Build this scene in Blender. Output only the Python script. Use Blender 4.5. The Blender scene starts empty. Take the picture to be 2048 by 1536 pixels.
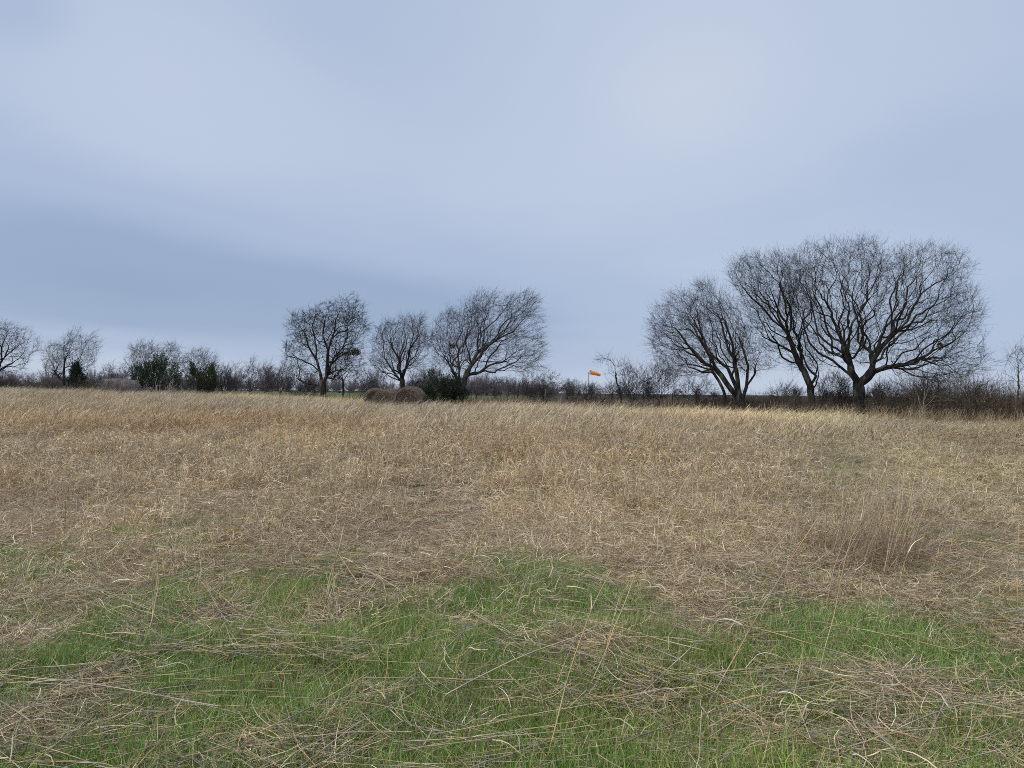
import bpy, math, random
import numpy as np
from mathutils import Matrix, Vector

random.seed(11)
rng = np.random.default_rng(11)
sc = bpy.context.scene
C = sc.collection
PI = math.pi
rad = math.radians

# ------------------------------------------------------------------ camera
F = 1536.0                      # focal length in photo pixels (photo 2048 x 1536)
CAM_Z = 1.6
PITCH, ROLL = rad(0.634), rad(0.6)
cam_d = bpy.data.cameras.new('camera')
cam = bpy.data.objects.new('camera', cam_d)
C.objects.link(cam)
cam_d.sensor_width = 36.0
cam_d.lens = 36.0 * F / 2048.0
cam_d.clip_start, cam_d.clip_end = 0.05, 9000.0
ROT = Matrix.Rotation(PI / 2 + PITCH, 3, 'X') @ Matrix.Rotation(ROLL, 3, 'Z')
cam.matrix_world = Matrix.Translation((0, 0, CAM_Z)) @ ROT.to_4x4()
sc.camera = cam
RM = np.array(ROT)

# ------------------------------------------------------------------ light, sky, exposure
sc.view_settings.view_transform = 'Standard'
sc.view_settings.look = 'None'
EXPO = 0.84
sc.view_settings.exposure = EXPO
sc.cycles.use_denoising = False
sc.cycles.filter_width = 0.9
sc.view_settings.gamma = 1.0
SUN_EL, SUN_AZ = rad(50), rad(238)      # azimuth clockwise from +Y (camera looks along +Y): behind, a little to the left
sun_d = bpy.data.lights.new('sun', 'SUN')
sun_d.energy = 1.5
sun_d.angle = rad(11)
sun_d.color = (1.0, 0.95, 0.87)
sun = bpy.data.objects.new('sun', sun_d)
C.objects.link(sun)
sdir = Vector((math.sin(SUN_AZ) * math.cos(SUN_EL), math.cos(SUN_AZ) * math.cos(SUN_EL), math.sin(SUN_EL)))
sun.rotation_euler = sdir.to_track_quat('Z', 'Y').to_euler()

world = bpy.data.worlds.new('World')
sc.world = world
world.use_nodes = True


def px_dir(px, py):
    d = RM @ np.array([(px - 1024.0) / F, (768.0 - py) / F, -1.0])
    return d / np.linalg.norm(d)


def build_world():
    nt = world.node_tree
    nt.nodes.clear()
    N, L = nt.nodes.new, nt.links.new
    out = N('ShaderNodeOutputWorld')
    bg = N('ShaderNodeBackground')
    bg.inputs['Strength'].default_value = 0.1
    L(bg.outputs[0], out.inputs[0])
    sky = N('ShaderNodeTexSky')
    sky.sky_type = 'NISHITA'
    sky.sun_disc = False
    sky.sun_elevation = SUN_EL
    sky.sun_rotation = SUN_AZ
    tc = N('ShaderNodeTexCoord')
    D = tc.outputs['Generated']
    sep = N('ShaderNodeSeparateXYZ')
    L(D, sep.inputs[0])

    def math_(op, a, b=None, c=None, clamp=False):
        n = N('ShaderNodeMath')
        n.operation = op
        n.use_clamp = clamp
        for i, v in enumerate((a, b, c)):
            if v is None:
                continue
            if isinstance(v, (int, float)):
                n.inputs[i].default_value = v
            else:
                L(v, n.inputs[i])
        return n.outputs[0]

    # cloud sheet coordinates: where the view ray meets a flat layer
    zz = math_('ADD', math_('MAXIMUM', sep.outputs[2], 0.0), 0.12)
    cx = math_('DIVIDE', sep.outputs[0], zz)
    cy = math_('DIVIDE', sep.outputs[1], zz)
    cmb = N('ShaderNodeCombineXYZ')
    L(cx, cmb.inputs[0])
    L(cy, cmb.inputs[1])

    def noise(vec, scale, detail, rough, off):
        mp = N('ShaderNodeMapping')
        mp.inputs['Location'].default_value = off
        L(vec, mp.inputs['Vector'])
        n = N('ShaderNodeTexNoise')
        n.inputs['Scale'].default_value = scale
        n.inputs['Detail'].default_value = detail
        n.inputs['Roughness'].default_value = rough
        L(mp.outputs[0], n.inputs['Vector'])
        return n.outputs['Fac']

    n1 = noise(cmb.outputs[0], 0.55, 3.0, 0.5, (3.1, 7.7, 0))
    n2 = noise(cmb.outputs[0], 1.7, 3.0, 0.5, (9.4, 1.2, 0))
    val = math_('MULTIPLY_ADD', math_('SUBTRACT', n1, 0.5), SKY_N1, 0.6)
    val = math_('MULTIPLY_ADD', math_('SUBTRACT', n2, 0.5), SKY_N2, val)
    # broad thick and thin places of this cloud deck, each at its own bearing
    AZ = (math_('ARCTAN2', sep.outputs[0], sep.outputs[1]), math_('ARCSINE', sep.outputs[2]))
    for (px, py, rx, ry, amt) in SKY_LUMPS:
        c = px_dir(px, py)
        az, el = math.atan2(c[0], c[1]), math.asin(c[2])
        a = math_('DIVIDE', math_('SUBTRACT', AZ[0], az), rx / F)
        b = math_('DIVIDE', math_('SUBTRACT', AZ[1], el), ry / F)
        r2 = math_('ADD', math_('MULTIPLY', a, a), math_('MULTIPLY', b, b))
        g = math_('EXPONENT', math_('MULTIPLY', r2, -1.0))
        val = math_('MULTIPLY_ADD', g, amt, val)
    ramp = N('ShaderNodeValToRGB')
    cr = ramp.color_ramp
    cr.interpolation = 'EASE'
    stops = SKY_STOPS
    while len(cr.elements) < len(stops):
        cr.elements.new(0.5)
    for e, (p, col) in zip(cr.elements, stops):
        e.position = p
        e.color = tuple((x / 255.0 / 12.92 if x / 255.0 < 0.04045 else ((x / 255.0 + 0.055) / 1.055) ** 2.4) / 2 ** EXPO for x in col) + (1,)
    L(val, ramp.inputs[0])
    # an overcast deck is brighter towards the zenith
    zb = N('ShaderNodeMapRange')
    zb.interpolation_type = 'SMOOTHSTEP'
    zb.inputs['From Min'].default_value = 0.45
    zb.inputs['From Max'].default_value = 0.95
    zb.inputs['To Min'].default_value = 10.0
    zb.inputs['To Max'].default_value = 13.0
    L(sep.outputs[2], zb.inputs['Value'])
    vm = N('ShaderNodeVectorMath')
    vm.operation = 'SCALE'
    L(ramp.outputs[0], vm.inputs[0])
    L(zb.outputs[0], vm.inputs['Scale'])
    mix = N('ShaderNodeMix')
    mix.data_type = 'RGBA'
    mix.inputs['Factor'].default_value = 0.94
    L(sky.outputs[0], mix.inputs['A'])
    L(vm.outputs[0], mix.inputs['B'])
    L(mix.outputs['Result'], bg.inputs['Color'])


SKY_N1, SKY_N2 = 0.16, 0.10
#            px    py   rx   ry   amount
SKY_LUMPS = [(1380, 170, 280, 220, 0.26), (340, 200, 260, 150, 0.14), (900, 380, 350, 160, 0.05), (20, 460, 360, 160, -0.20), (430, 590, 520, 120, -0.27),
             (1000, 640, 420, 95, -0.16), (1450, 400, 260, 80, -0.08), (1900, 300, 260, 90, -0.06), (620, 30, 180, 80, -0.04), (20, 10, 110, 60, -0.14),
             (130, 722, 360, 50, 0.14), (560, 765, 500, 35, 0.14), (1650, 785, 600, 45, 0.10), (2060, 650, 190, 120, -0.12)]
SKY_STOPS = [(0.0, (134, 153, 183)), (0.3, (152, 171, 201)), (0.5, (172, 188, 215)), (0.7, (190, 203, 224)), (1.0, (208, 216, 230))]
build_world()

# ------------------------------------------------------------------ numbers: noise, terrain, pixels to points


def vnoise(x, y, seed=0):
    xi, yi = np.floor(x).astype(np.int64), np.floor(y).astype(np.int64)
    fx, fy = x - xi, y - yi
    fx, fy = fx * fx * (3 - 2 * fx), fy * fy * (3 - 2 * fy)

    def hsh(a, b):
        n = (a * 374761393 + b * 668265263 + seed * 974711) & 0x7fffffff
        n = ((n ^ (n >> 13)) * 1274126177) & 0x7fffffff
        return ((n ^ (n >> 16)) & 0xffff) / 65535.0
    return (hsh(xi, yi) * (1 - fx) + hsh(xi + 1, yi) * fx) * (1 - fy) + (hsh(xi, yi + 1) * (1 - fx) + hsh(xi + 1, yi + 1) * fx) * fy


def fbm(x, y, seed=0, octv=3):
    s, a, t = 0.0, 0.5, 0.0
    for k in range(octv):
        s = s + a * vnoise(x * 2 ** k, y * 2 ** k, seed + k)
        t += a
        a *= 0.5
    return s / t


def sstep(a, b, x):
    t = np.clip((x - a) / (b - a), 0, 1)
    return t * t * (3 - 2 * t)


def at(px, py, Y):
    """the point of the view ray through a photo pixel that lies at depth Y"""
    d = RM @ np.array([(px - 1024.0) / F, (768.0 - py) / F, -1.0])
    return np.array([0, 0, CAM_Z]) + d * (Y / d[1])


def fence_y(u):                  # depth of the fence line at bearing u = x / y
    return 1.0 / (0.0198 + 0.0065 * np.clip(u * 1.5, -1.35, 1.25))


_edge = [(-300, 774), (0, 777), (250, 783), (500, 791), (800, 803), (1100, 809), (1350, 816), (1650, 826), (1900, 835), (2300, 838)]
_u = np.array([(p - 1024) / F for p, q in _edge])
_h = np.array([at(p, q, fence_y((p - 1024) / F) - 1.5)[2] - 0.42 for p, q in _edge])


def ground(x, y):
    x, y = np.asarray(x, float), np.asarray(y, float)
    yy = np.maximum(y, 1.0)
    u = np.clip(x / yy, -1.4, 1.4)
    hf = np.interp(u, _u, _h)
    t = y / fence_y(u)
    far = 1.05 - 0.85 * sstep(-0.35, 0.25, u)
    h = hf * sstep(0.02, 1.0, t)
    h = h + (far - hf) * sstep(1.05, 2.6, t)
    r = np.hypot(x, y)
    return h + (fbm(x * 1.3 + 50, y * 1.3 + 50, 5) - 0.5) * 0.10 * sstep(60, 20, r) + (fbm(x * 0.12 + 9, y * 0.12 + 9, 8) - 0.5) * 0.3 * sstep(4, 20, r) * sstep(60, 30, r)


def gp(px, py):
    """where the view ray through a photo pixel meets the ground"""
    d = RM @ np.array([(px - 1024.0) / F, (768.0 - py) / F, -1.0])
    d = d / d[1]
    lo = 0.5
    for Y in np.geomspace(1.5, 120, 400):
        p = np.array([0, 0, CAM_Z]) + d * Y
        if p[2] < ground(p[0], p[1]):
            hi = Y
            break
        lo = Y
    else:
        return np.array([0, 0, CAM_Z]) + d * 60
    for _ in range(20):
        m = (lo + hi) / 2
        p = np.array([0, 0, CAM_Z]) + d * m
        if p[2] < ground(p[0], p[1]):
            hi = m
        else:
            lo = m
    p = np.array([0, 0, CAM_Z]) + d * hi
    return p


# ------------------------------------------------------------------ mesh helpers
def mk_mesh(name, V, quads=None, tris=None, mats=(), col=None, smooth=True):
    me = bpy.data.meshes.new(name)
    V = np.asarray(V, np.float32).reshape(-1, 3)
    loops, starts, n = [], [], 0
    for Fc, k in ((quads, 4), (tris, 3)):
        if Fc is None or len(Fc) == 0:
            continue
        Fc = np.asarray(Fc, np.int32).reshape(-1, k)
        loops.append(Fc.ravel())
        starts.append(n + np.arange(len(Fc), dtype=np.int32) * k)
        n += Fc.size
    me.vertices.add(len(V))
    me.vertices.foreach_set('co', V.ravel())
    if loops:
        lv, st = np.concatenate(loops), np.concatenate(starts)
        me.loops.add(len(lv))
        me.loops.foreach_set('vertex_index', lv)
        me.polygons.add(len(st))
        me.polygons.foreach_set('loop_start', st)
        me.polygons.foreach_set('use_smooth', np.full(len(st), smooth, bool))
    if col is not None:
        a = me.attributes.new('col', 'FLOAT_COLOR', 'POINT')
        c = np.ones((len(V), 4), np.float32)
        c[:, :3] = np.asarray(col, np.float32).reshape(-1, 3)
        a.data.foreach_set('color', c.ravel())
    for m in mats:
        me.materials.append(m)
    me.update(calc_edges=True)
    return me


def link(name, data, parent=None, loc=None):
    o = bpy.data.objects.new(name, data)
    C.objects.link(o)
    if parent is not None:
        o.parent = parent
    if loc is not None:
        o.location = loc
    return o


def tag(o, label=None, cat=None, group=None, kind=None):
    if label:
        o['label'] = label
    if cat:
        o['category'] = cat
    if group:
        o['group'] = group
    if kind:
        o['kind'] = kind
    return o


def thing(name, label, cat, loc, group=None):
    o = link(name, None, loc=tuple(float(v) for v in loc))
    return tag(o, label, cat, group)


class Bag:
    """collects quads, triangles and colours for one mesh"""
    def __init__(s):
        s.V, s.Q, s.T, s.K, s.n = [], [], [], [], 0

    def add(s, V, Q=None, T=None, col=None):
        V = np.asarray(V, np.float32).reshape(-1, 3)
        if Q is not None and len(Q):
            s.Q.append(np.asarray(Q).reshape(-1, 4) + s.n)
        if T is not None and len(T):
            s.T.append(np.asarray(T).reshape(-1, 3) + s.n)
        if col is None:
            col = np.ones(3)
        s.K.append(np.broadcast_to(np.asarray(col, np.float32), (len(V), 3)))
        s.V.append(V)
        s.n += len(V)
        return s

    def mesh(s, name, mats, off=None, smooth=True):
        V = np.concatenate(s.V)
        if off is not None:
            V = V - np.asarray(off, np.float32)
        return mk_mesh(name, V, np.concatenate(s.Q) if s.Q else None, np.concatenate(s.T) if s.T else None, mats, np.concatenate(s.K), smooth)


def norm(v):
    return v / np.maximum(np.linalg.norm(v, axis=-1, keepdims=True), 1e-9)


def tubes(P, R, sides=3):
    """n paths of k points (n,k,3), radii (n,k) -> verts, quads"""
    P, R = np.asarray(P, float), np.asarray(R, float)
    n, k, _ = P.shape
    T = norm(np.gradient(P, axis=1))
    ref = norm(rng.normal(size=(n, 1, 3)))
    A = norm(np.cross(T, ref))
    B = np.cross(T, A)
    an = np.arange(sides) * 2 * PI / sides
    V = P[:, :, None] + R[:, :, None, None] * (A[:, :, None] * np.cos(an)[None, None, :, None] + B[:, :, None] * np.sin(an)[None, None, :, None])
    idx = np.arange(n * k * sides).reshape(n, k, sides)
    a, b = idx[:, :-1], idx[:, 1:]
    Q = np.stack([a, np.roll(a, -1, 2), np.roll(b, -1, 2), b], -1)
    return V.reshape(-1, 3), Q.reshape(-1, 4)


def ribbons(P, W, up=None):
    """n paths (n,k,3), widths (n,k) -> verts (n*k*2), quads"""
    n, k, _ = P.shape
    T = norm(np.gradient(P, axis=1))
    ref = norm(rng.normal(size=(n, 1, 3))) if up is None else up
    A = norm(np.cross(T, ref))
    V = np.stack([P - A * W[:, :, None] / 2, P + A * W[:, :, None] / 2], 2)
    idx = np.arange(n * k * 2).reshape(n, k, 2)
    Q = np.stack([idx[:, :-1, 0], idx[:, :-1, 1], idx[:, 1:, 1], idx[:, 1:, 0]], -1)
    return V.reshape(-1, 3), Q.reshape(-1, 4)


def blade_paths(n, base, length, lean, curl, seg=4, yawcurl=0.6, heading=None, wob=0.15):
    h = rng.uniform(0, 2 * PI, n) if heading is None else heading
    P = np.zeros((n, seg + 1, 3))
    P[:, 0] = base
    a = lean.copy()
    yc = rng.normal(0, yawcurl, n) / seg
    for k in range(seg):
        d = np.stack([np.sin(a) * np.cos(h), np.sin(a) * np.sin(h), np.cos(a)], -1)
        P[:, k + 1] = P[:, k] + d * (length / seg)[:, None]
        a = a + curl / seg + rng.normal(0, wob, n)
        h = h + yc + rng.normal(0, wob, n)
    return P


def pick(cols, n, jit=0.12):
    cols = np.array(cols)
    c = cols[rng.integers(0, len(cols), n)]
    return np.clip(c * (1 + rng.normal(0, jit, (n, 1))) * (1 + rng.normal(0, 0.03, (n, 3))), 0.01, 0.95)


# ------------------------------------------------------------------ materials
def new_mat(name):
    m = bpy.data.materials.new(name)
    m.use_nodes = True
    nt = m.node_tree
    nt.nodes.clear()
    return m, nt, nt.nodes.new, nt.links.new


def mat_blade(name, translucent=0.3, inst=True, rough=0.6):
    m, nt, N, L = new_mat(name)
    out = N('ShaderNodeOutputMaterial')
    a = N('ShaderNodeAttribute')
    a.attribute_name = 'col'
    src = a.outputs['Color']
    if inst:
        b = N('ShaderNodeAttribute')
        b.attribute_type = 'INSTANCER'
        b.attribute_name = 'itint'
        mx = N('ShaderNodeMix')
        mx.data_type = 'RGBA'
        mx.blend_type = 'MULTIPLY'
        mx.inputs['Factor'].default_value = 1.0
        L(src, mx.inputs['A'])
        L(b.outputs['Color'], mx.inputs['B'])
        src = mx.outputs['Result']
    p = N('ShaderNodeBsdfPrincipled')
    p.inputs['Roughness'].default_value = rough
    p.inputs['Specular IOR Level'].default_value = 0.4
    L(src, p.inputs['Base Color'])
    t = N('ShaderNodeBsdfTranslucent')
    L(src, t.inputs['Color'])
    ms = N('ShaderNodeMixShader')
    ms.inputs[0].default_value = translucent
    L(p.outputs[0], ms.inputs[1])
    L(t.outputs[0], ms.inputs[2])
    L(ms.outputs[0], out.inputs[0])
    return m


def mat_noise(name, c1, c2, scale=4.0, detail=5.0, rough=0.9, bump=0.0, c3=None, scale3=1.0, stretch=(1, 1, 1), lo=0.35, hi=0.65):
    m, nt, N, L = new_mat(name)
    out = N('ShaderNodeOutputMaterial')
    p = N('ShaderNodeBsdfPrincipled')
    p.inputs['Roughness'].default_value = rough
    p.inputs['Specular IOR Level'].default_value = 0.2
    tc = N('ShaderNodeTexCoord')
    mp = N('ShaderNodeMapping')
    mp.inputs['Scale'].default_value = stretch
    L(tc.outputs['Object'], mp.inputs[0])
    n = N('ShaderNodeTexNoise')
    n.inputs['Scale'].default_value = scale
    n.inputs['Detail'].default_value = detail
    L(mp.outputs[0], n.inputs['Vector'])
    r = N('ShaderNodeValToRGB')
    r.color_ramp.elements[0].position, r.color_ramp.elements[1].position = lo, hi
    r.color_ramp.elements[0].color = (*c1, 1)
    r.color_ramp.elements[1].color = (*c2, 1)
    L(n.outputs['Fac'], r.inputs[0])
    src = r.outputs[0]
    if c3 is not None:
        n3 = N('ShaderNodeTexNoise')
        n3.inputs['Scale'].default_value = scale3
        n3.inputs['Detail'].default_value = 4
        L(mp.outputs[0], n3.inputs['Vector'])
        r3 = N('ShaderNodeValToRGB')
        r3.color_ramp.elements[0].position, r3.color_ramp.elements[1].position = 0.52, 0.66
        L(n3.outputs['Fac'], r3.inputs[0])
        mx = N('ShaderNodeMix')
        mx.data_type = 'RGBA'
        L(r3.outputs[0], mx.inputs['Factor'])
        L(src, mx.inputs['A'])
        mx.inputs['B'].default_value = (*c3, 1)
        src = mx.outputs['Result']
    L(src, p.inputs['Base Color'])
    if bump:
        bm = N('ShaderNodeBump')
        bm.inputs['Strength'].default_value = bump
        bm.inputs['Distance'].default_value = 0.03
        L(n.outputs['Fac'], bm.inputs['Height'])
        L(bm.outputs[0], p.inputs['Normal'])
    L(p.outputs[0], out.inputs[0])
    return m


M_DRY = mat_blade('dry_grass', 0.15, rough=0.5)
M_GREEN = mat_blade('green_grass', 0.3, rough=0.45)
M_STALK = mat_blade('straw_stalk', 0.1, inst=False, rough=0.5)
M_DRY1 = mat_blade('dry_grass_plain', 0.25, inst=False)
M_TWIGS = mat_blade('brush_twigs', 0.0, inst=True, rough=0.9)
M_TWIG1 = mat_blade('thicket_twigs', 0.0, inst=False, rough=0.9)
M_CEDAR = mat_blade('cedar_leaf', 0.1, inst=False, rough=0.8)
M_BARK_D = mat_noise('bark_dark', (0.016, 0.014, 0.012), (0.055, 0.05, 0.044), 9, bump=0.5, c3=(0.135, 0.14, 0.115), scale3=3.0, stretch=(1, 1, 0.45))
M_BARK_L = mat_noise('bark_pale', (0.035, 0.032, 0.028), (0.11, 0.105, 0.095), 8, bump=0.5, c3=(0.19, 0.19, 0.17), scale3=1.8, stretch=(1, 1, 0.45))
M_TWIG_D = mat_noise('twig_dark', (0.016, 0.013, 0.012), (0.045, 0.038, 0.036), 3)
M_TWIG_P = mat_noise('twig_purple_grey', (0.032, 0.026, 0.027), (0.075, 0.062, 0.062), 3)
M_DEADWOOD = mat_noise('bleached_wood', (0.22, 0.20, 0.185), (0.42, 0.40, 0.37), 6)


def mat_ground():
    m, nt, N, L = new_mat('field_soil')
    out = N('ShaderNodeOutputMaterial')
    p = N('ShaderNodeBsdfPrincipled')
    p.inputs['Roughness'].default_value = 1.0
    p.inputs['Specular IOR Level'].default_value = 0.1
    geo = N('ShaderNodeNewGeometry')

    def ns(scale, det):
        n = N('ShaderNodeTexNoise')
        n.inputs['Scale'].default_value = scale
        n.inputs['Detail'].default_value = det
        L(geo.outputs['Position'], n.inputs['Vector'])
        return n.outputs['Fac']

    def rmp(f, stops):
        r = N('ShaderNodeValToRGB')
        while len(r.color_ramp.elements) < len(stops):
            r.color_ramp.elements.new(0.5)
        for e, (q, c) in zip(r.color_ramp.elements, stops):
            e.position, e.color = q, (*c, 1)
        L(f, r.inputs[0])
        return r.outputs[0]
    fine = rmp(ns(14, 8), [(0.3, (0.022, 0.018, 0.012)), (0.5, (0.05, 0.04, 0.027)), (0.72, (0.13, 0.105, 0.07))])
    wide = rmp(ns(0.05, 4), [(0.35, (0.8, 0.85, 0.78)), (0.65, (1.1, 1.05, 1.0))])
    mx = N('ShaderNodeMix')
    mx.data_type = 'RGBA'
    mx.blend_type = 'MULTIPLY'
    mx.inputs['Factor'].default_value = 1
    L(fine, mx.inputs['A'])
    L(wide, mx.inputs['B'])
    # sown green pasture beyond the fence, in broad strips
    at_ = N('ShaderNodeAttribute')
    at_.attribute_name = 'col'
    m2 = N('ShaderNodeMix')
    m2.data_type = 'RGBA'
    L(at_.outputs['Fac'], m2.inputs['Factor'])
    L(mx.outputs['Result'], m2.inputs['A'])
    gr = rmp(ns(0.4, 6), [(0.3, (0.07, 0.11, 0.03)), (0.7, (0.12, 0.15, 0.055))])
    L(gr, m2.inputs['B'])
    bm = N('ShaderNodeBump')
    bm.inputs['Strength'].default_value = 0.6
    bm.inputs['Distance'].default_value = 0.05
    L(ns(14, 8), bm.inputs['Height'])
    L(bm.outputs[0], p.inputs['Normal'])
    L(m2.outputs['Result'], p.inputs['Base Color'])
    L(p.outputs[0], out.inputs[0])
    return m


# ------------------------------------------------------------------ ground: one sheet to the horizon
def build_ground():
    rr = np.concatenate([[0.0], np.geomspace(0.4, 5000, 260)])
    na = 420
    th = np.arange(na) * 2 * PI / na
    X = rr[:, None] * np.sin(th)[None]
    Y = rr[:, None] * np.cos(th)[None]
    Z = ground(X, Y)
    V = np.stack([X, Y, Z], -1).reshape(-1, 3)
    idx = np.arange(len(rr) * na).reshape(len(rr), na)
    a, b = idx[1:-1], idx[2:]
    Q = np.stack([a, b, np.roll(b, -1, 1), np.roll(a, -1, 1)], -1).reshape(-1, 4)
    T = np.stack([np.zeros(na, int), idx[1], np.roll(idx[1], -1)], -1)
    u = V[:, 0] / np.maximum(V[:, 1], 1)
    t = V[:, 1] / fence_y(u)
    g = sstep(1.25, 1.6, t) * sstep(0.1, -0.1, u) * sstep(8, 4, t) * 0.8
    me = mk_mesh('field', V, Q, T, [mat_ground()], np.repeat(g[:, None], 3, 1))
    tag(link('field_ground', me), kind='structure')


build_ground()

# ------------------------------------------------------------------ scatter: one object, geometry-node copies (only for grass and brush nobody could count)


def scatter(name, variants, pts, rot, scl, idx, tint, label, cat):
    n = len(pts)
    me = bpy.data.meshes.new(name)
    me.vertices.add(n)
    me.vertices.foreach_set('co', np.asarray(pts, np.float32).ravel())
    a = me.attributes.new('rot', 'FLOAT_VECTOR', 'POINT')
    a.data.foreach_set('vector', np.asarray(rot, np.float32).ravel())
    a = me.attributes.new('scl', 'FLOAT_VECTOR', 'POINT')
    a.data.foreach_set('vector', np.asarray(scl, np.float32).ravel())
    a = me.attributes.new('idx', 'INT', 'POINT')
    a.data.foreach_set('value', np.asarray(idx, np.int32))
    a = me.attributes.new('itint', 'FLOAT_COLOR', 'POINT')
    c = np.ones((n, 4), np.float32)
    c[:, :3] = tint
    a.data.foreach_set('color', c.ravel())
    o = link(name, me)
    for m in variants[0].materials:
        me.materials.append(m)
    ng = bpy.data.node_groups.new(name + '_nodes', 'GeometryNodeTree')
    ng.interface.new_socket('Geometry', in_out='INPUT', socket_type='NodeSocketGeometry')
    ng.interface.new_socket('Geometry', in_out='OUTPUT', socket_type='NodeSocketGeometry')
    N, L = ng.nodes.new, ng.links.new
    gi, go = N('NodeGroupInput'), N('NodeGroupOutput')
    join = N('GeometryNodeJoinGeometry')
    for i in range(len(variants) - 1, -1, -1):
        vo = bpy.data.objects.new(f'{name}_tuft', variants[i])
        oi = N('GeometryNodeObjectInfo')
        oi.inputs['Object'].default_value = vo
        oi.inputs['As Instance'].default_value = False
        g2 = N('GeometryNodeGeometryToInstance')
        L(oi.outputs['Geometry'], g2.inputs[0])
        L(g2.outputs[0], join.inputs[0])
    iop = N('GeometryNodeInstanceOnPoints')
    L(gi.outputs[0], iop.inputs['Points'])
    L(join.outputs[0], iop.inputs['Instance'])
    iop.inputs['Pick Instance'].default_value = True

    def na(nm, dt):
        k = N('GeometryNodeInputNamedAttribute')
        k.data_type = dt
        k.inputs['Name'].default_value = nm
        return k.outputs['Attribute']
    L(na('idx', 'INT'), iop.inputs['Instance Index'])
    e2r = N('FunctionNodeEulerToRotation')
    L(na('rot', 'FLOAT_VECTOR'), e2r.inputs[0])
    L(e2r.outputs[0], iop.inputs['Rotation'])
    L(na('scl', 'FLOAT_VECTOR'), iop.inputs['Scale'])
    L(iop.outputs[0], go.inputs[0])
    md = o.modifiers.new('scatter', 'NODES')
    md.node_group = ng
    tag(o, label, cat, kind='stuff')
    return o


# ------------------------------------------------------------------ bare trees
SIDE = {'fine': 3}


def poly_in(px, py, poly):
    n, c = len(poly), np.zeros(len(px), bool)
    j = n - 1
    for i in range(n):
        xi, yi = poly[i]
        xj, yj = poly[j]
        hit = ((yi > py) != (yj > py)) & (px < (xj - xi) * (py - yi) / (yj - yi + 1e-12) + xi)
        c ^= hit
        j = i
    return c


def poly_dist(px, py, poly):
    d = np.full(len(px), 1e9)
    p = np.stack([px, py], -1)
    for i in range(len(poly)):
        a, b = np.array(poly[i - 1], float), np.array(poly[i], float)
        ab = b - a
        t = np.clip(((p - a) @ ab) / (ab @ ab + 1e-9), 0, 1)
        d = np.minimum(d, np.linalg.norm(p - (a + t[:, None] * ab), axis=1))
    return d


def crown_points(hull, n, Y0, depth, surf=0.75):
    """points filling a crown: outline hull (photo px), half depth in metres; thicker in the middle of the outline"""
    h = np.array(hull, float)
    lo, hi = h.min(0), h.max(0)
    out, R, sd_ = [], None, rng.uniform(0, 50)
    while sum(map(len, out)) < n:
        q = rng.uniform(lo, hi, (n * 3, 2))
        ctr = h.mean(0)
        sh = 1.05 + 0.24 * (fbm(q[:, 0] / 18.0 + sd_, q[:, 1] / 18.0, 13) - 0.42)     # an uneven outline
        qq = ctr + (q - ctr) * sh[:, None]
        q = q[poly_in(qq[:, 0], qq[:, 1], hull)]
        d = poly_dist(q[:, 0], q[:, 1], hull)
        R = d.max() if R is None else R
        half = depth * np.sqrt(np.clip(1 - (1 - np.minimum(d / (R * 0.9), 1)) ** 2, 0, 1))
        keep = rng.uniform(size=len(q)) < 0.3 + 0.7 * half / depth
        q, half = q[keep], half[keep]
        w = rng.uniform(-1, 1, len(q))
        w = np.sign(w) * np.abs(w) ** surf
        dy = w * half
        gap = vnoise(q[:, 0] / 17.0 + sd_, q[:, 1] / 17.0 + dy * 0.5, 17)         # open places and thick places in the crown
        k_ = rng.uniform(size=len(q)) < 0.22 + 0.78 * sstep(0.25, 0.62, gap)
        q, dy = q[k_], dy[k_]
        out.append(np.array([at(a, b, Y0 + c) for (a, b), c in zip(q, dy)]))
    return np.concatenate(out)[:n]


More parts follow.
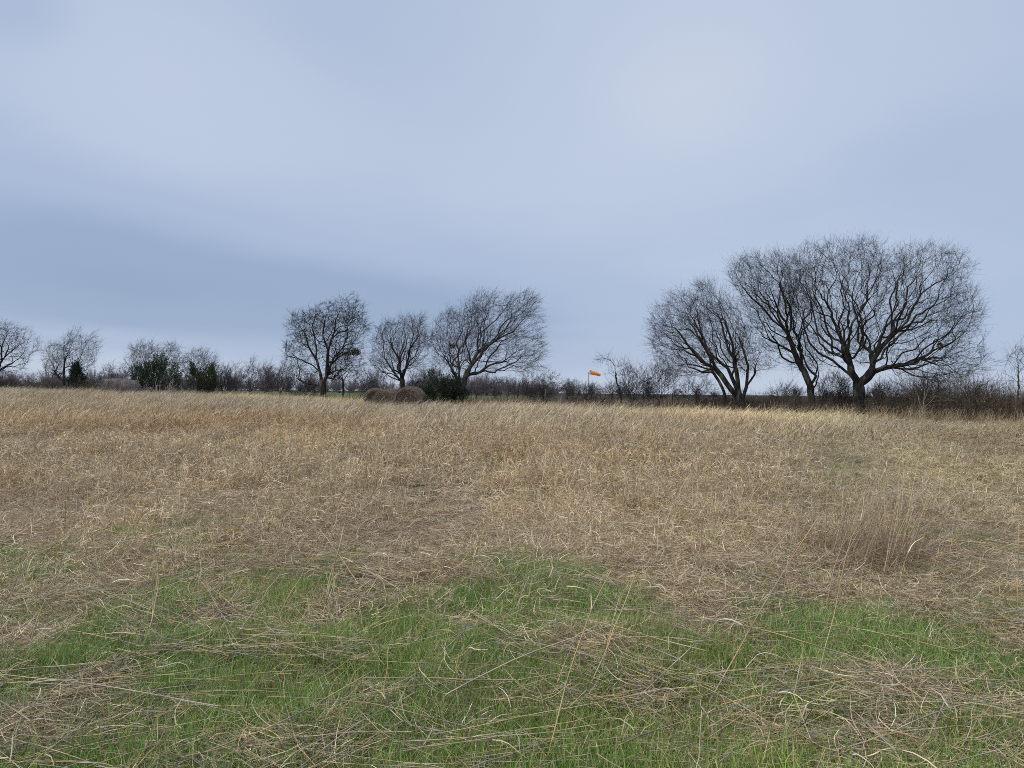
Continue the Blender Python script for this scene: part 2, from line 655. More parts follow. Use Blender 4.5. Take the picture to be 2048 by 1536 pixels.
def grow(P, par, A, bf, turn, wind):
    """join every crown point to the wood: the shortest and straightest way home wins"""
    n0, m = len(P), len(A)
    P = np.array(P)
    par = np.array(par)
    plen = np.zeros(n0)
    din = np.zeros((n0, 3))
    for i in range(n0):
        if par[i] >= 0:
            v = P[i] - P[par[i]]
            l = np.linalg.norm(v)
            plen[i] = plen[par[i]] + l
            din[i] = v / (l + 1e-9)
    NP = np.zeros((n0 + m, 3))
    NP[:n0] = P
    PAR = np.full(n0 + m, -1)
    PAR[:n0] = par
    cost = np.full(m, 1e9)
    who = np.zeros(m, int)
    plen = np.concatenate([plen, np.zeros(m)])
    din = np.vstack([din, np.zeros((m, 3))])
    left = np.arange(m)
    AA = A.copy()

    def offer(k):
        v = AA - NP[k]
        d = np.sqrt((v * v).sum(1)) + 1e-6
        cs = (v @ din[k]) / d
        return d * (1 + turn * (1 - cs)) + bf * plen[k]
    for k in range(n0):
        c = offer(k)
        b = c < cost
        cost[b], who[b] = c[b], k
    n = n0
    for _ in range(m):
        i = int(cost.argmin())
        k = who[i]
        NP[n] = AA[i]
        PAR[n] = k
        v = NP[n] - NP[k]
        l = np.linalg.norm(v)
        plen[n] = plen[k] + l
        din[n] = 0.65 * v / (l + 1e-9) + 0.35 * din[k]
        din[n] /= np.linalg.norm(din[n]) + 1e-9
        AA[i], cost[i], who[i] = AA[-1], cost[-1], who[-1]
        AA, cost, who = AA[:-1], cost[:-1], who[:-1]
        if len(AA):
            c = offer(n)
            b = c < cost
            cost[b], who[b] = c[b], n
        n += 1
    # put bent midpoints into the long steps
    tin = np.zeros((n, 3))
    hp = PAR >= 0
    tin[hp] = norm(NP[hp] - NP[PAR[hp]])
    out, opar, new_id = [], [], np.zeros(n, int)
    for i in range(n):
        p = PAR[i]
        if p < 0 or i < n0:
            out.append(NP[i])
            opar.append(-1 if p < 0 else new_id[p])
            new_id[i] = len(out) - 1
            continue
        L = np.linalg.norm(NP[i] - NP[p])
        tp = tin[p] * 0.55 + tin[i] * 0.45
        t1 = tin[i] + np.array(wind) * 0.5
        cur = new_id[p]
        k = 1 if L < 0.22 else (2 if L < 0.5 else 3)
        for q in range(1, k):
            u = q / k
            h1, h2 = u * (1 - u) ** 2, -u * u * (1 - u)
            pt = NP[p] * (1 - u) + NP[i] * u + L * (h1 * (tp - tin[i]) + h2 * (t1 - tin[i])) + rng.normal(0, 0.02 * L, 3)
            out.append(pt)
            opar.append(cur)
            cur = len(out) - 1
        out.append(NP[i])
        opar.append(cur)
        new_id[i] = len(out) - 1
    return np.array(out), np.array(opar)


def tube_chains(P, R, chains, sides, bag):
    """chains: list of index lists; one tapering tube each"""
    if not chains:
        return
    ids = np.concatenate([np.array(c) for c in chains])
    ln = np.array([len(c) for c in chains])
    cid = np.repeat(np.arange(len(chains)), ln)
    p, r = P[ids], R[ids].copy()
    first = np.concatenate([[0], np.cumsum(ln)[:-1]])
    second = first + 1
    r[first] = np.minimum(r[first], r[second] * 1.15)      # a side branch starts at its own thickness
    nx = np.minimum(np.arange(len(ids)) + 1, len(ids) - 1)
    pv = np.maximum(np.arange(len(ids)) - 1, 0)
    nx = np.where(cid[nx] == cid, nx, np.arange(len(ids)))
    pv = np.where(cid[pv] == cid, pv, np.arange(len(ids)))
    T = norm(p[nx] - p[pv])
    last = np.cumsum(ln) - 1
    ref = norm(np.array([0.31, 0.87, 0.12]))
    A = norm(np.cross(T, ref))
    B = np.cross(T, A)
    an = np.arange(sides) * 2 * PI / sides
    V = p[:, None] + r[:, None, None] * (A[:, None] * np.cos(an)[None, :, None] + B[:, None] * np.sin(an)[None, :, None])
    idx = np.arange(len(ids) * sides).reshape(-1, sides)
    e = np.ones(len(ids), bool)
    e[last] = False
    a, b = idx[:-1][e[:-1]], idx[1:][e[:-1]]
    Q = np.stack([a, np.roll(a, -1, 1), np.roll(b, -1, 1), b], -1).reshape(-1, 4)
    bag.add(V.reshape(-1, 3), Q)


def make_tree(name, label, cat, Y0, limbs, hull, n, trunk_r, depth=2.5, D=0.15, trop=(0.05, 0, 0.08), jit=0.18, twig=(0.2, 0.5),
              bark=None, twigm=None, group=None, tip=0.0054, dens=0.7, base_r=1.25, wind=(0.25, 0.0, 0.1), split=0.05, bf=0.32, turn=0.75):
    bark, twigm = bark or M_BARK_D, twigm or M_TWIG_D
    # 1. the limbs: outline from the photo, each given its own depth
    P, par = [], []
    first = True
    for li, L in enumerate(limbs):
        pts = L
        if first:
            px, py = pts[0]
            b = at(px, py, Y0)
            gz = float(ground(b[0], b[1]))
            start = np.array([b[0], b[1], gz - 0.15])
            P.append(start)
            par.append(-1)
            cur, base = 0, start
            seq = pts
            dep0 = 0.0
            first = False
            dend = 0.0
        else:
            p0 = at(pts[0][0], pts[0][1], Y0)
            arr = np.array(P)
            k = int(np.argmin(np.hypot(arr[:, 0] / arr[:, 1] - p0[0] / p0[1], (arr[:, 2] - CAM_Z) / arr[:, 1] - (p0[2] - CAM_Z) / p0[1])))
            dgap = math.hypot(arr[k, 0] - p0[0], arr[k, 2] - p0[2])
            if dgap > 0.45 and pts[0][1] > 760 and p0[2] < base[2] + 1.3:  # a stem of its own from the ground
                yy = Y0 + rng.uniform(-0.4, 0.4)
                b = at(pts[0][0], pts[0][1], yy)
                P.append(np.array([b[0], yy, float(ground(b[0], yy)) - 0.15]))
                par.append(0)
                cur = len(P) - 1
                dep0 = yy - Y0
            else:
                cur = k
                dep0 = P[k][1] - Y0
                pts = pts[1:]
            dend = dep0 + rng.uniform(-1, 1) * depth * 0.55
        tot = sum(math.dist(L[i], L[i + 1]) for i in range(len(L) - 1)) + 1e-6
        acc, lastp = 0.0, L[0]
        for q in pts:
            acc += math.dist(lastp, q)
            lastp = q
            tgt = at(q[0], q[1], Y0 + dep0 + (dend - dep0) * (acc / tot))
            src = P[cur]
            m = max(1, int(round(np.linalg.norm(tgt - src) / D)))
            for s in range(1, m + 1):
                P.append(src + (tgt - src) * s / m + rng.normal(0, 0.012, 3))
                par.append(cur)
                cur = len(P) - 1
    nskel = len(P)
    A = crown_points(hull, n, Y0, depth)
    P, par = grow(P, par, A, bf, turn, wind)
    N_ = len(P)
    # 2. smooth the run of the branches, keep the base
    kid_sum = np.zeros((N_, 3))
    kid_n = np.zeros(N_)
    hp = par >= 0
    for c in range(3):
        kid_sum[:, c] = np.bincount(par[hp], P[hp, c], N_)
    kid_n = np.bincount(par[hp], minlength=N_)
    sm = hp & (kid_n == 1)
    Q = P.copy()
    Q[sm] = 0.5 * P[sm] + 0.25 * P[par[sm]] + 0.25 * kid_sum[sm]
    P = Q
    # 3. thickness: every branch carries the sum of what grows from it
    leaf = kid_n == 0
    nl = max(int(leaf.sum()), 2)
    acc = leaf.astype(float)
    for i in range(N_ - 1, -1, -1):          # children always come after their parents
        if par[i] >= 0:
            acc[par[i]] += acc[i]
    R = trunk_r * (acc / acc[0]) ** (1 / 2.15)
    R = np.maximum(R * (0.5 + 0.5 * sstep(0.012, 0.05, R)), tip * 0.8)
    zz = P[:, 2] - base[2]
    flare = 1 + (base_r - 1) * np.exp(-np.maximum(zz, 0) / 0.35)
    R = np.where(R > trunk_r * 0.4, R * flare, R)
    # 4. chains
    kids = [[] for _ in range(N_)]
    for i in range(N_):
        if par[i] >= 0:
            kids[par[i]].append(i)
    wood, fine, mid = [], [], []
    stack = [(0, None)]
    while stack:
        i, pa = stack.pop()
        ch = [pa, i] if pa is not None else [i]
        big = R[i] >= split
        while True:
            ks = kids[i]
            if not ks:
                break
            k = max(ks, key=lambda q: R[q])
            for q in ks:
                if q != k:
                    stack.append((q, i))
            if big and R[k] < split:
                stack.append((k, i))
                break
            ch.append(k)
            i = k
        if len(ch) > 1:
            (wood if big else (mid if R[ch[1]] > 0.018 else fine)).append(ch)
    root = thing(name, label, cat, base + np.array([0, 0, 0.15]), group)
    off = base + np.array([0, 0, 0.15])
    bw, bf_ = Bag(), Bag()
    tube_chains(P, R, wood, 8, bw)
    tube_chains(P, R, mid, 4, bf_)
    tube_chains(P, R, fine, 3, bf_)
    # 5. last year's twigs
    def sprigs(p0, p_):
        """the finest shoots, set on the twigs"""
        d = norm(norm(p0 - p_) + norm(rng.normal(size=p0.shape)) * 0.8 + np.array(wind) * 0.5)
        l = rng.uniform(0.08, 0.28, (len(p0), 1))
        V, Qd = tubes(np.stack([p0, p0 + d * l], 1), np.stack([np.full(len(p0), tip * 0.5), np.full(len(p0), tip * 0.3)], 1), 3)
        bf_.add(V, Qd)

    def twigs(src, ln, spread, r0):
        dirn = norm(P[src] - P[par[src]])
        d = norm(dirn + norm(rng.normal(size=dirn.shape)) * spread + np.array(wind) * 0.8)
        p0 = P[src]
        d2 = norm(d + np.array(wind) * 0.6 + rng.normal(0, 0.16, d.shape))
        p1 = p0 + d * (ln * 0.5)[:, None]
        p2 = p1 + d2 * (ln * 0.5)[:, None]
        V, Qd = tubes(np.stack([p0, p1, p2], 1), np.stack([np.full(len(src), r0), np.full(len(src), r0 * 0.8), np.full(len(src), r0 * 0.4)], 1), 3)
        bf_.add(V, Qd)
        return p1, p2
    thin = np.where((R < 0.02) & hp)[0]
    src = np.repeat(thin, rng.poisson(0.75 * dens, len(thin)))
    a_, b_ = twigs(src, rng.uniform(*twig, len(src)), 0.75, tip * 0.75)
    sprigs(np.concatenate([a_, b_]), np.concatenate([P[src], a_]))
    tips = np.where(leaf & hp)[0]
    src = np.repeat(tips, 1 + rng.poisson(0.8 * dens, len(tips)))
    a_, b_ = twigs(src, rng.uniform(twig[0] * 1.3, twig[1] * 1.7, len(src)), 0.38, tip * 0.7)
    sprigs(np.concatenate([a_, a_, b_]), np.concatenate([P[src], P[src], a_]))
    link('trunk', bw.mesh('trunk', [bark], off), root) if bw.n else None
    link('crown', bf_.mesh('crown', [twigm], off), root)
    return root, P, R, off


def leaf_clump(root, off, px, py, Y, rx, rz, n, cols, name='mistletoe_clump', label=None):
    """a ball of small leathery leaves hanging in the crown"""
    c = at(px, py, Y)
    v = norm(rng.normal(size=(n, 3))) * rng.uniform(0.2, 1, (n, 1)) ** 0.5
    p = c + v * np.array([rx, rx * 0.8, rz])
    bag = Bag()
    a, b = norm(rng.normal(size=(n, 3))), norm(rng.normal(size=(n, 3)))
    s = rng.uniform(0.03, 0.07, (n, 1))
    V = np.stack([p - a * s, p + b * s * 0.5, p + a * s, p - b * s * 0.5], 1).reshape(-1, 3)
    bag.add(V, np.arange(4 * n).reshape(n, 4), col=np.repeat(pick(cols, n), 4, 0))
    o = link(name, bag.mesh(name, [M_CEDAR], off), root)
    if label:
        o['label'] = label
    return o


FY = lambda px: float(fence_y((px - 1024) / F))

# ------------------------------------------------------------------ the named trees along the fence
Y1 = FY(1712)
t, P_, R_, off = make_tree('bare_tree', 'biggest bare tree with wide spreading crown and a thick forked trunk', 'tree', Y1, [
    [(1713, 822), (1719, 792), (1717, 768)],
    [(1717, 766), (1700, 750), (1689, 740), (1666, 722), (1638, 706), (1620, 687), (1612, 667), (1605, 640), (1597, 618), (1581, 602), (1564, 586), (1542, 560)],
    [(1604, 638), (1607, 620), (1614, 603), (1619, 586), (1625, 560), (1634, 535)],
    [(1717, 768), (1703, 745), (1698, 712), (1690, 690), (1677, 669), (1668, 645), (1662, 632), (1645, 629), (1630, 622)],
    [(1698, 705), (1698, 672), (1704, 647), (1716, 630), (1733, 604), (1745, 590), (1760, 578), (1780, 560)],
    [(1676, 660), (1681, 634), (1694, 617), (1698, 592), (1691, 577), (1674, 558), (1657, 540)],
    [(1698, 592), (1704, 567), (1714, 548), (1720, 520), (1722, 495)],
    [(1689, 716), (1657, 688), (1636, 668), (1630, 642), (1627, 626), (1622, 606)],
    [(1717, 766), (1733, 757), (1744, 743), (1748, 716), (1763, 694), (1782, 674), (1794, 663), (1822, 659), (1846, 651), (1862, 640), (1905, 640), (1940, 650)],
    [(1782, 674), (1785, 658), (1783, 628), (1779, 599), (1789, 580), (1795, 562), (1811, 545)],
    [(1794, 663), (1814, 643), (1824, 618), (1836, 599), (1845, 584), (1868, 568), (1900, 553)],
    [(1824, 657), (1834, 648), (1854, 633), (1880, 622), (1915, 605)],
    [(1744, 743), (1757, 740), (1791, 731), (1822, 727), (1836, 719), (1861, 706), (1870, 687), (1890, 666)],
    [(1836, 719), (1856, 722), (1890, 738), (1930, 752)],
    [(1800, 731), (1832, 750), (1870, 762), (1896, 772)],
    [(1782, 678), (1808, 682), (1832, 693), (1858, 710)],
    [(1750, 740), (1764, 755), (1778, 772)],
], [(1600, 740), (1580, 690), (1555, 600), (1540, 556), (1572, 508), (1612, 484), (1632, 480), (1660, 482), (1692, 478), (1720, 468), (1745, 476), (1790, 497), (1838, 478),
    (1862, 486), (1902, 482), (1936, 507), (1954, 532), (1940, 562), (1972, 605), (1984, 638), (1968, 690), (1990, 728), (1980, 758), (1930, 775), (1885, 790), (1830, 775),
    (1790, 755), (1740, 735), (1700, 735), (1650, 738)],
    7800, 0.30, depth=3.8, D=0.16, bark=M_BARK_D, trop=(0, 0, 0.06), wind=(0.0, 0, 0.22), base_r=1.2)
leaf_clump(t, off, 1880, 692, Y1, 0.17, 0.24, 260, [(0.12, 0.13, 0.03), (0.16, 0.16, 0.04)])

Y2 = FY(1625) + 1.4
make_tree('bare_tree', 'tall leaning bare tree beside the biggest tree, its single trunk tilting away from that tree', 'tree', Y2, [
    [(1625, 815), (1623, 790), (1620, 768), (1610, 748), (1596, 722), (1584, 691), (1575, 666)],
    [(1575, 666), (1565, 655), (1545, 640), (1528, 618), (1506, 598), (1484, 573), (1469, 548), (1456, 527)],
    [(1567, 657), (1556, 633), (1555, 614), (1560, 590), (1560, 560), (1550, 540)],
    [(1580, 678), (1572, 650), (1580, 615), (1590, 590), (1592, 560)],
    [(1587, 705), (1565, 693), (1540, 680), (1513, 669), (1483, 653), (1470, 645)],
    [(1604, 735), (1602, 700), (1598, 680), (1604, 660)],
    [(1623, 785), (1632, 770), (1640, 745)],
    [(1545, 640), (1520, 635), (1490, 630)],
    [(1630, 815), (1640, 795), (1648, 775)],
], [(1448, 530), (1458, 518), (1500, 508), (1545, 503), (1590, 503), (1622, 515), (1640, 545), (1636, 610), (1618, 690), (1640, 730), (1650, 770), (1600, 745), (1555, 735), (1530, 705),
    (1500, 660), (1475, 600)], 3300, 0.19, depth=2.8, D=0.16, trop=(-0.05, 0, 0.06), wind=(-0.15, 0, 0.2))

Y3 = FY(1485)
make_tree('bare_tree', 'many stemmed bare tree fanning out low, next to the leaning tree', 'tree', Y3, [
    [(1484, 812), (1482, 800), (1478, 788)],
    [(1478, 806), (1458, 774), (1443, 752), (1431, 738), (1424, 716), (1414, 694), (1392, 672), (1371, 650), (1354, 618), (1335, 600)],
    [(1482, 795), (1470, 771), (1456, 739), (1426, 711), (1403, 688), (1390, 660)],
    [(1478, 790), (1474, 750), (1468, 718), (1465, 687), (1456, 662), (1448, 630)],
    [(1468, 715), (1456, 700), (1452, 680), (1444, 650), (1430, 615)],
    [(1491, 808), (1493, 771), (1496, 729), (1486, 697), (1477, 674), (1466, 657), (1456, 634), (1438, 602), (1421, 582)],
    [(1495, 770), (1508, 752), (1508, 729), (1517, 714), (1524, 694)],
    [(1496, 729), (1510, 718), (1520, 700)],
    [(1424, 738), (1403, 723), (1378, 694), (1356, 662), (1330, 640)],
    [(1428, 742), (1403, 743), (1368, 752), (1340, 748)],
    [(1414, 694), (1400, 660), (1395, 630), (1385, 600)],
    [(1452, 808), (1449, 788), (1438, 762), (1426, 745)],
], [(1296, 660), (1308, 612), (1330, 588), (1352, 578), (1385, 582), (1398, 558), (1430, 563), (1470, 592), (1490, 640), (1535, 700), (1555, 740), (1510, 752), (1450, 745),
    (1405, 765), (1345, 755), (1302, 710)], 4400, 0.24, depth=2.8, D=0.15, trop=(-0.08, 0, 0.06), wind=(-0.2, 0, 0.2), twigm=M_TWIG_P)

Ym3 = FY(930)
t, P_, R_, off = make_tree('bare_tree', 'windswept pale limbed bare tree rising behind the dark juniper beside the hay bales', 'tree', Ym3, [
    [(925, 798), (923, 788), (921, 780)],
    [(925, 790), (928, 769), (931, 749), (941, 731), (949, 716), (956, 705), (970, 692), (983, 687), (1003, 674), (1027, 663), (1037, 651), (1052, 632), (1065, 610)],
    [(956, 705), (954, 690), (957, 668), (956, 648), (946, 627), (947, 603)],
    [(958, 668), (975, 655), (995, 637), (1012, 615), (1020, 600)],
    [(983, 687), (1005, 668), (1022, 640), (1024, 612), (1030, 595)],
    [(950, 720), (980, 723), (1003, 724), (1019, 715), (1035, 702), (1055, 695)],
    [(986, 690), (1006, 699), (1025, 712), (1050, 730)],
    [(921, 780), (918, 765), (918, 736), (916, 708), (921, 697), (928, 687), (936, 658), (942, 640)],
    [(916, 735), (900, 725), (886, 716), (877, 707), (861, 684), (852, 675)],
    [(902, 725), (900, 708), (899, 684), (904, 662), (900, 640)],
    [(917, 705), (913, 684), (922, 668), (930, 640)],
    [(915, 758), (897, 751), (869, 747), (850, 742)],
    [(920, 736), (941, 720), (955, 712)],
], [(848, 690), (860, 652), (890, 620), (930, 598), (952, 584), (990, 580), (1002, 600), (1020, 592), (1045, 578), (1070, 586), (1082, 610), (1094, 640), (1090, 690), (1100, 722),
    (1082, 742), (1050, 756), (1000, 748), (955, 755), (900, 752), (862, 742)], 4300, 0.24, depth=3.0, D=0.17, bark=M_BARK_L, twigm=M_TWIG_P, trop=(0.12, 0, 0.03),
    wind=(0.35, 0, 0.08), tip=0.0065)
leaf_clump(t, off, 862, 745, Ym3, 0.3, 0.3, 320, [(0.02, 0.035, 0.014), (0.03, 0.045, 0.018)])
leaf_clump(t, off, 905, 692, Ym3, 0.2, 0.2, 160, [(0.07, 0.08, 0.03)])

Ym2 = FY(803)
make_tree('bare_tree', 'rounded bare tree with one short trunk directly behind the group of hay bales', 'tree', Ym2, [
    [(804, 786), (804, 772), (804, 760)],
    [(803, 762), (789, 747), (779, 731), (770, 718), (757, 705), (745, 690)],
    [(802, 764), (789, 757), (772, 749), (763, 741), (750, 730)],
    [(803, 760), (799, 738), (799, 721), (805, 705), (813, 688), (825, 676), (840, 671)],
    [(799, 722), (790, 704), (783, 692), (780, 670)],
    [(805, 760), (807, 750), (812, 735), (818, 712), (821, 694), (834, 678), (845, 660)],
    [(813, 688), (811, 670), (806, 650)],
    [(800, 768), (779, 771), (763, 760)],
    [(812, 735), (803, 724), (800, 705)],
], [(736, 700), (745, 672), (760, 650), (776, 641), (805, 634), (845, 631), (856, 650), (866, 690), (860, 720), (846, 742), (815, 745), (780, 768), (752, 762), (736, 735)],
    2100, 0.20, depth=2.4, D=0.16, trop=(0, 0, 0.05), twigm=M_TWIG_P, tip=0.0065)

Ym1 = FY(648)
t, P_, R_, off = make_tree('bare_tree', 'twisted dark bare tree with brown leaf clusters, bent hanging limb and a dense mistletoe ball', 'tree', Ym1, [
    [(646, 795), (647, 780), (646, 766)],
    [(645, 768), (641, 752), (634, 722), (625, 707), (616, 691), (610, 667), (593, 643), (583, 630)],
    [(631, 716), (634, 700), (629, 673), (624, 655), (630, 635)],
    [(648, 766), (653, 752), (655, 722), (656, 700), (664, 676), (670, 661), (682, 652), (700, 652), (722, 655), (735, 652)],
    [(662, 680), (677, 665), (694, 661), (709, 667), (722, 685), (728, 700)],
    [(668, 665), (671, 640), (680, 622), (689, 602), (700, 590)],
    [(636, 745), (625, 730), (607, 722), (592, 716), (575, 712)],
    [(650, 762), (655, 749), (670, 742), (692, 737), (710, 742)],
    [(658, 746), (661, 730), (676, 716), (690, 706)],
    [(645, 772), (634, 770), (613, 767), (595, 758)],
    [(656, 700), (645, 670), (650, 640), (655, 615)],
], [(562, 690), (568, 655), (566, 640), (580, 620), (600, 622), (622, 615), (640, 604), (655, 606), (672, 600), (690, 588), (716, 590), (730, 615), (745, 648), (735, 690),
    (728, 730), (715, 760), (690, 760), (640, 762), (590, 775), (563, 750)], 3000, 0.22, depth=2.6, D=0.15, jit=0.34, trop=(0.04, 0, 0.0), wind=(0.2, 0, 0.0), tip=0.0075, twig=(0.15, 0.4), dens=1.1, bf=0.18, turn=0.4)
leaf_clump(t, off, 711, 704, Ym1, 0.42, 0.30, 700, [(0.06, 0.055, 0.02), (0.09, 0.07, 0.025), (0.045, 0.05, 0.018)])
leaf_clump(t, off, 694, 707, Ym1 + 0.3, 0.35, 0.2, 260, [(0.08, 0.055, 0.03), (0.06, 0.045, 0.025)], 'withered_leaves')
for q in ((655, 640), (690, 632), (672, 655), (603, 678), (628, 640), (640, 665), (618, 668), (706, 640), (668, 690), (690, 668)):
    leaf_clump(t, off, q[0], q[1], Ym1 + rng.uniform(-1, 1), 0.75, 0.6, 330, [(0.10, 0.065, 0.04), (0.075, 0.05, 0.035), (0.06, 0.055, 0.028)], 'withered_leaves')

make_tree('bare_tree', 'slim dark trunked bare tree close beside the twisted tree with mistletoe', 'tree', FY(686) + 1.0, [
    [(686, 797), (687, 780), (686, 766), (683, 748), (680, 735)],
    [(686, 762), (696, 748), (705, 742)],
    [(685, 758), (676, 748), (668, 742)],
], [(650, 742), (665, 715), (690, 712), (718, 735), (722, 760), (700, 765), (665, 762)], 240, 0.085, depth=1.0, D=0.14, jit=0.3, trop=(0.05, 0, 0))

Yl1 = FY(0)
make_tree('bare_tree', 'bare tree cut off by the frame edge, its crown bending over the brush', 'tree', Yl1, [
    [(-8, 790), (-7, 760), (-2, 728)],
    [(-2, 728), (13, 711), (33, 694), (48, 684), (62, 672)],
    [(-2, 730), (-20, 705), (-35, 680)],
    [(0, 722), (3, 695), (12, 672), (25, 660)],
    [(-5, 745), (15, 732), (35, 735), (48, 745)],
], [(-80, 690), (-60, 655), (-20, 643), (8, 643), (26, 652), (50, 651), (68, 662), (78, 680), (86, 700), (64, 712), (52, 742), (30, 752), (-30, 752), (-75, 740)],
    1900, 0.22, depth=3.2, D=0.19, trop=(0.1, 0, 0), wind=(0.3, 0, -0.02), tip=0.007)

Yl2 = FY(130)
make_tree('bare_tree', 'ragged bare tree with two upright stems over the dark brush, its top blown sideways', 'tree', Yl2, [
    [(128, 785), (128, 765), (127, 754)],
    [(127, 756), (129, 723), (136, 705), (149, 676), (158, 660)],
    [(142, 785), (152, 760), (154, 743), (158, 723), (167, 699), (182, 671), (190, 664)],
    [(126, 762), (114, 752), (108, 732), (97, 712), (92, 700)],
    [(130, 723), (126, 700), (130, 680), (138, 665)],
    [(157, 725), (175, 715), (192, 712)],
], [(80, 735), (84, 702), (98, 685), (122, 684), (128, 672), (140, 662), (158, 656), (170, 672), (190, 662), (202, 690), (196, 722), (178, 745), (122, 752), (84, 752)],
    1300, 0.15, depth=2.4, D=0.19, trop=(0.12, 0, 0.06), wind=(0.35, 0, 0.12), tip=0.007)

make_tree('bare_tree', 'low bare tree with several crooked stems behind the larger juniper', 'tree', FY(285) + 2, [
    [(286, 788), (284, 765), (280, 750)],
    [(280, 752), (268, 735), (262, 715), (268, 698)],
    [(282, 756), (290, 730), (292, 705), (288, 690)],
    [(284, 760), (305, 735), (312, 712), (322, 700)],
    [(300, 788), (318, 755), (335, 725), (342, 700)],
    [(252, 788), (248, 760), (252, 735), (262, 712)],
], [(240, 745), (246, 712), (262, 690), (285, 684), (304, 684), (318, 694), (330, 688), (344, 684), (358, 694), (366, 728), (350, 760), (260, 765)],
    1500, 0.13, depth=2.2, D=0.18, jit=0.3, trop=(0, 0, 0.08), tip=0.007, twigm=M_TWIG_P)
make_tree('bare_tree', 'small wind combed bare tree rising over the smaller juniper', 'tree', FY(400) + 2, [
    [(398, 788), (396, 770), (394, 752)],
    [(394, 754), (384, 735), (378, 718), (386, 704)],
    [(395, 756), (404, 732), (412, 714), (424, 706)],
    [(396, 762), (418, 742), (432, 730)],
], [(360, 745), (364, 716), (380, 702), (398, 697), (416, 700), (434, 714), (442, 745), (420, 760), (375, 762)],
    900, 0.12, depth=2.0, D=0.18, jit=0.25, trop=(0.1, 0, 0.05), wind=(0.3, 0, 0.1), tip=0.007, twigm=M_TWIG_P)
make_tree('bare_sapling', 'lone thin bare sapling standing above the end of the briar thicket', 'sapling', FY(2036), [
    [(2036, 815), (2036, 780), (2037, 745), (2034, 715), (2042, 690)],
    [(2037, 752), (2046, 735), (2056, 722)],
    [(2036, 745), (2022, 728), (2016, 715)],
    [(2035, 765), (2022, 752), (2012, 748)],
], [(2010, 765), (2012, 715), (2026, 700), (2040, 686), (2058, 700), (2064, 740), (2050, 770)], 90, 0.045, depth=0.7, D=0.12, tip=0.0055, dens=0.6, split=0.018)


# ------------------------------------------------------------------ small trees and shrubs, each with its own outline
def shrub(name, label, cat, Y, px0, px1, top, base, n, stems, lean=0.0, group=None, tw=None, tr=0.05, depth=None, jit=0.3, dens=0.7, tip=0.008, wind=(0.1, 0, 0.1)):
    w = px1 - px0
    cx = (px0 + px1) / 2
    m = 9
    an = np.linspace(0, PI, m)
    hull = [(cx - w / 2 * math.cos(a) * rng.uniform(0.85, 1.1) + lean * (base - top) * math.sin(a) * 0.6, base - (base - top) * (0.18 + 0.82 * math.sin(a) * rng.uniform(0.8, 1.08))) for a in an]
    hull += [(cx + w * 0.3, base - (base - top) * 0.1), (cx - w * 0.3, base - (base - top) * 0.1)]
    limbs = []
    for k in range(stems):
        f = (k + 0.5) / stems - 0.5
        bx = cx + f * w * 0.25
        hh = base - top
        limbs.append([(bx, base), (bx + f * w * 0.3 + rng.uniform(-2, 2), base - hh * 0.35), (bx + f * w * 0.55 + lean * hh * 0.4 + rng.uniform(-3, 3), base - hh * 0.68)])
    dp = depth or w / F * Y * 0.45
    return make_tree(name, label, cat, Y, limbs, hull, n, tr, depth=dp, D=max(0.1, Y * 0.003), jit=jit, group=group, twigm=tw or M_TWIG_D, tip=tip, dens=dens, wind=wind, base_r=1.1, split=0.03)


shrub('bare_shrub', 'dark bare shrub with upright tangled stems between the windsock and the many stemmed tree', 'shrub', FY(1270) - 0.3, 1232, 1312, 728, 808, 620, 7, tw=M_TWIG_D, tr=0.04)
shrub('bare_shrub', 'dark bare shrub with open forked stems touching the low limbs of the many stemmed tree', 'shrub', FY(1322) - 0.3, 1296, 1352, 704, 810, 430, 5, tw=M_TWIG_D, tr=0.05)
shrub('dead_shrub', 'low blackened shrub of spreading crooked stems below the windsock', 'shrub', FY(1208), 1186, 1232, 768, 806, 70, 4, tr=0.05, dens=0.4)
make_tree('bare_sapling', 'thin crooked sapling arching over towards the windsock', 'sapling', FY(1240), [
    [(1243, 806), (1240, 785), (1233, 762), (1230, 745), (1230, 732)],
    [(1230, 732), (1222, 722), (1211, 717), (1200, 718), (1193, 721)],
    [(1230, 734), (1238, 729), (1250, 735), (1258, 742)],
    [(1232, 758), (1222, 748), (1217, 742)],
    [(1238, 806), (1230, 785), (1220, 766), (1211, 754)],
], [(1190, 716), (1210, 711), (1230, 714), (1255, 730), (1262, 745), (1245, 755), (1215, 745), (1212, 730)], 110, 0.05, depth=0.6, D=0.12, jit=0.35, dens=0.8, tip=0.0055, split=0.02)
shrub('bare_shrub', 'low sprawling bare shrub beneath the far reaching limbs of the many stemmed tree', 'shrub', FY(1410) + 0.4, 1362, 1446, 760, 812, 300, 5, tr=0.04, lean=-0.3)
shrub('bare_shrub', 'small dark bare shrub behind the hay bale nearest the dark juniper', 'shrub', FY(832) + 1.5, 815, 856, 735, 792, 240, 4, tr=0.04)
shrub('bare_shrub', 'thin bare bush standing clear between the ragged tree and the low crooked tree', 'shrub', FY(215) + 1.5, 196, 236, 722, 785, 190, 3, tr=0.04, tip=0.007)
k = 0
G1 = 'small bare trees between the juniper and the twisted tree'
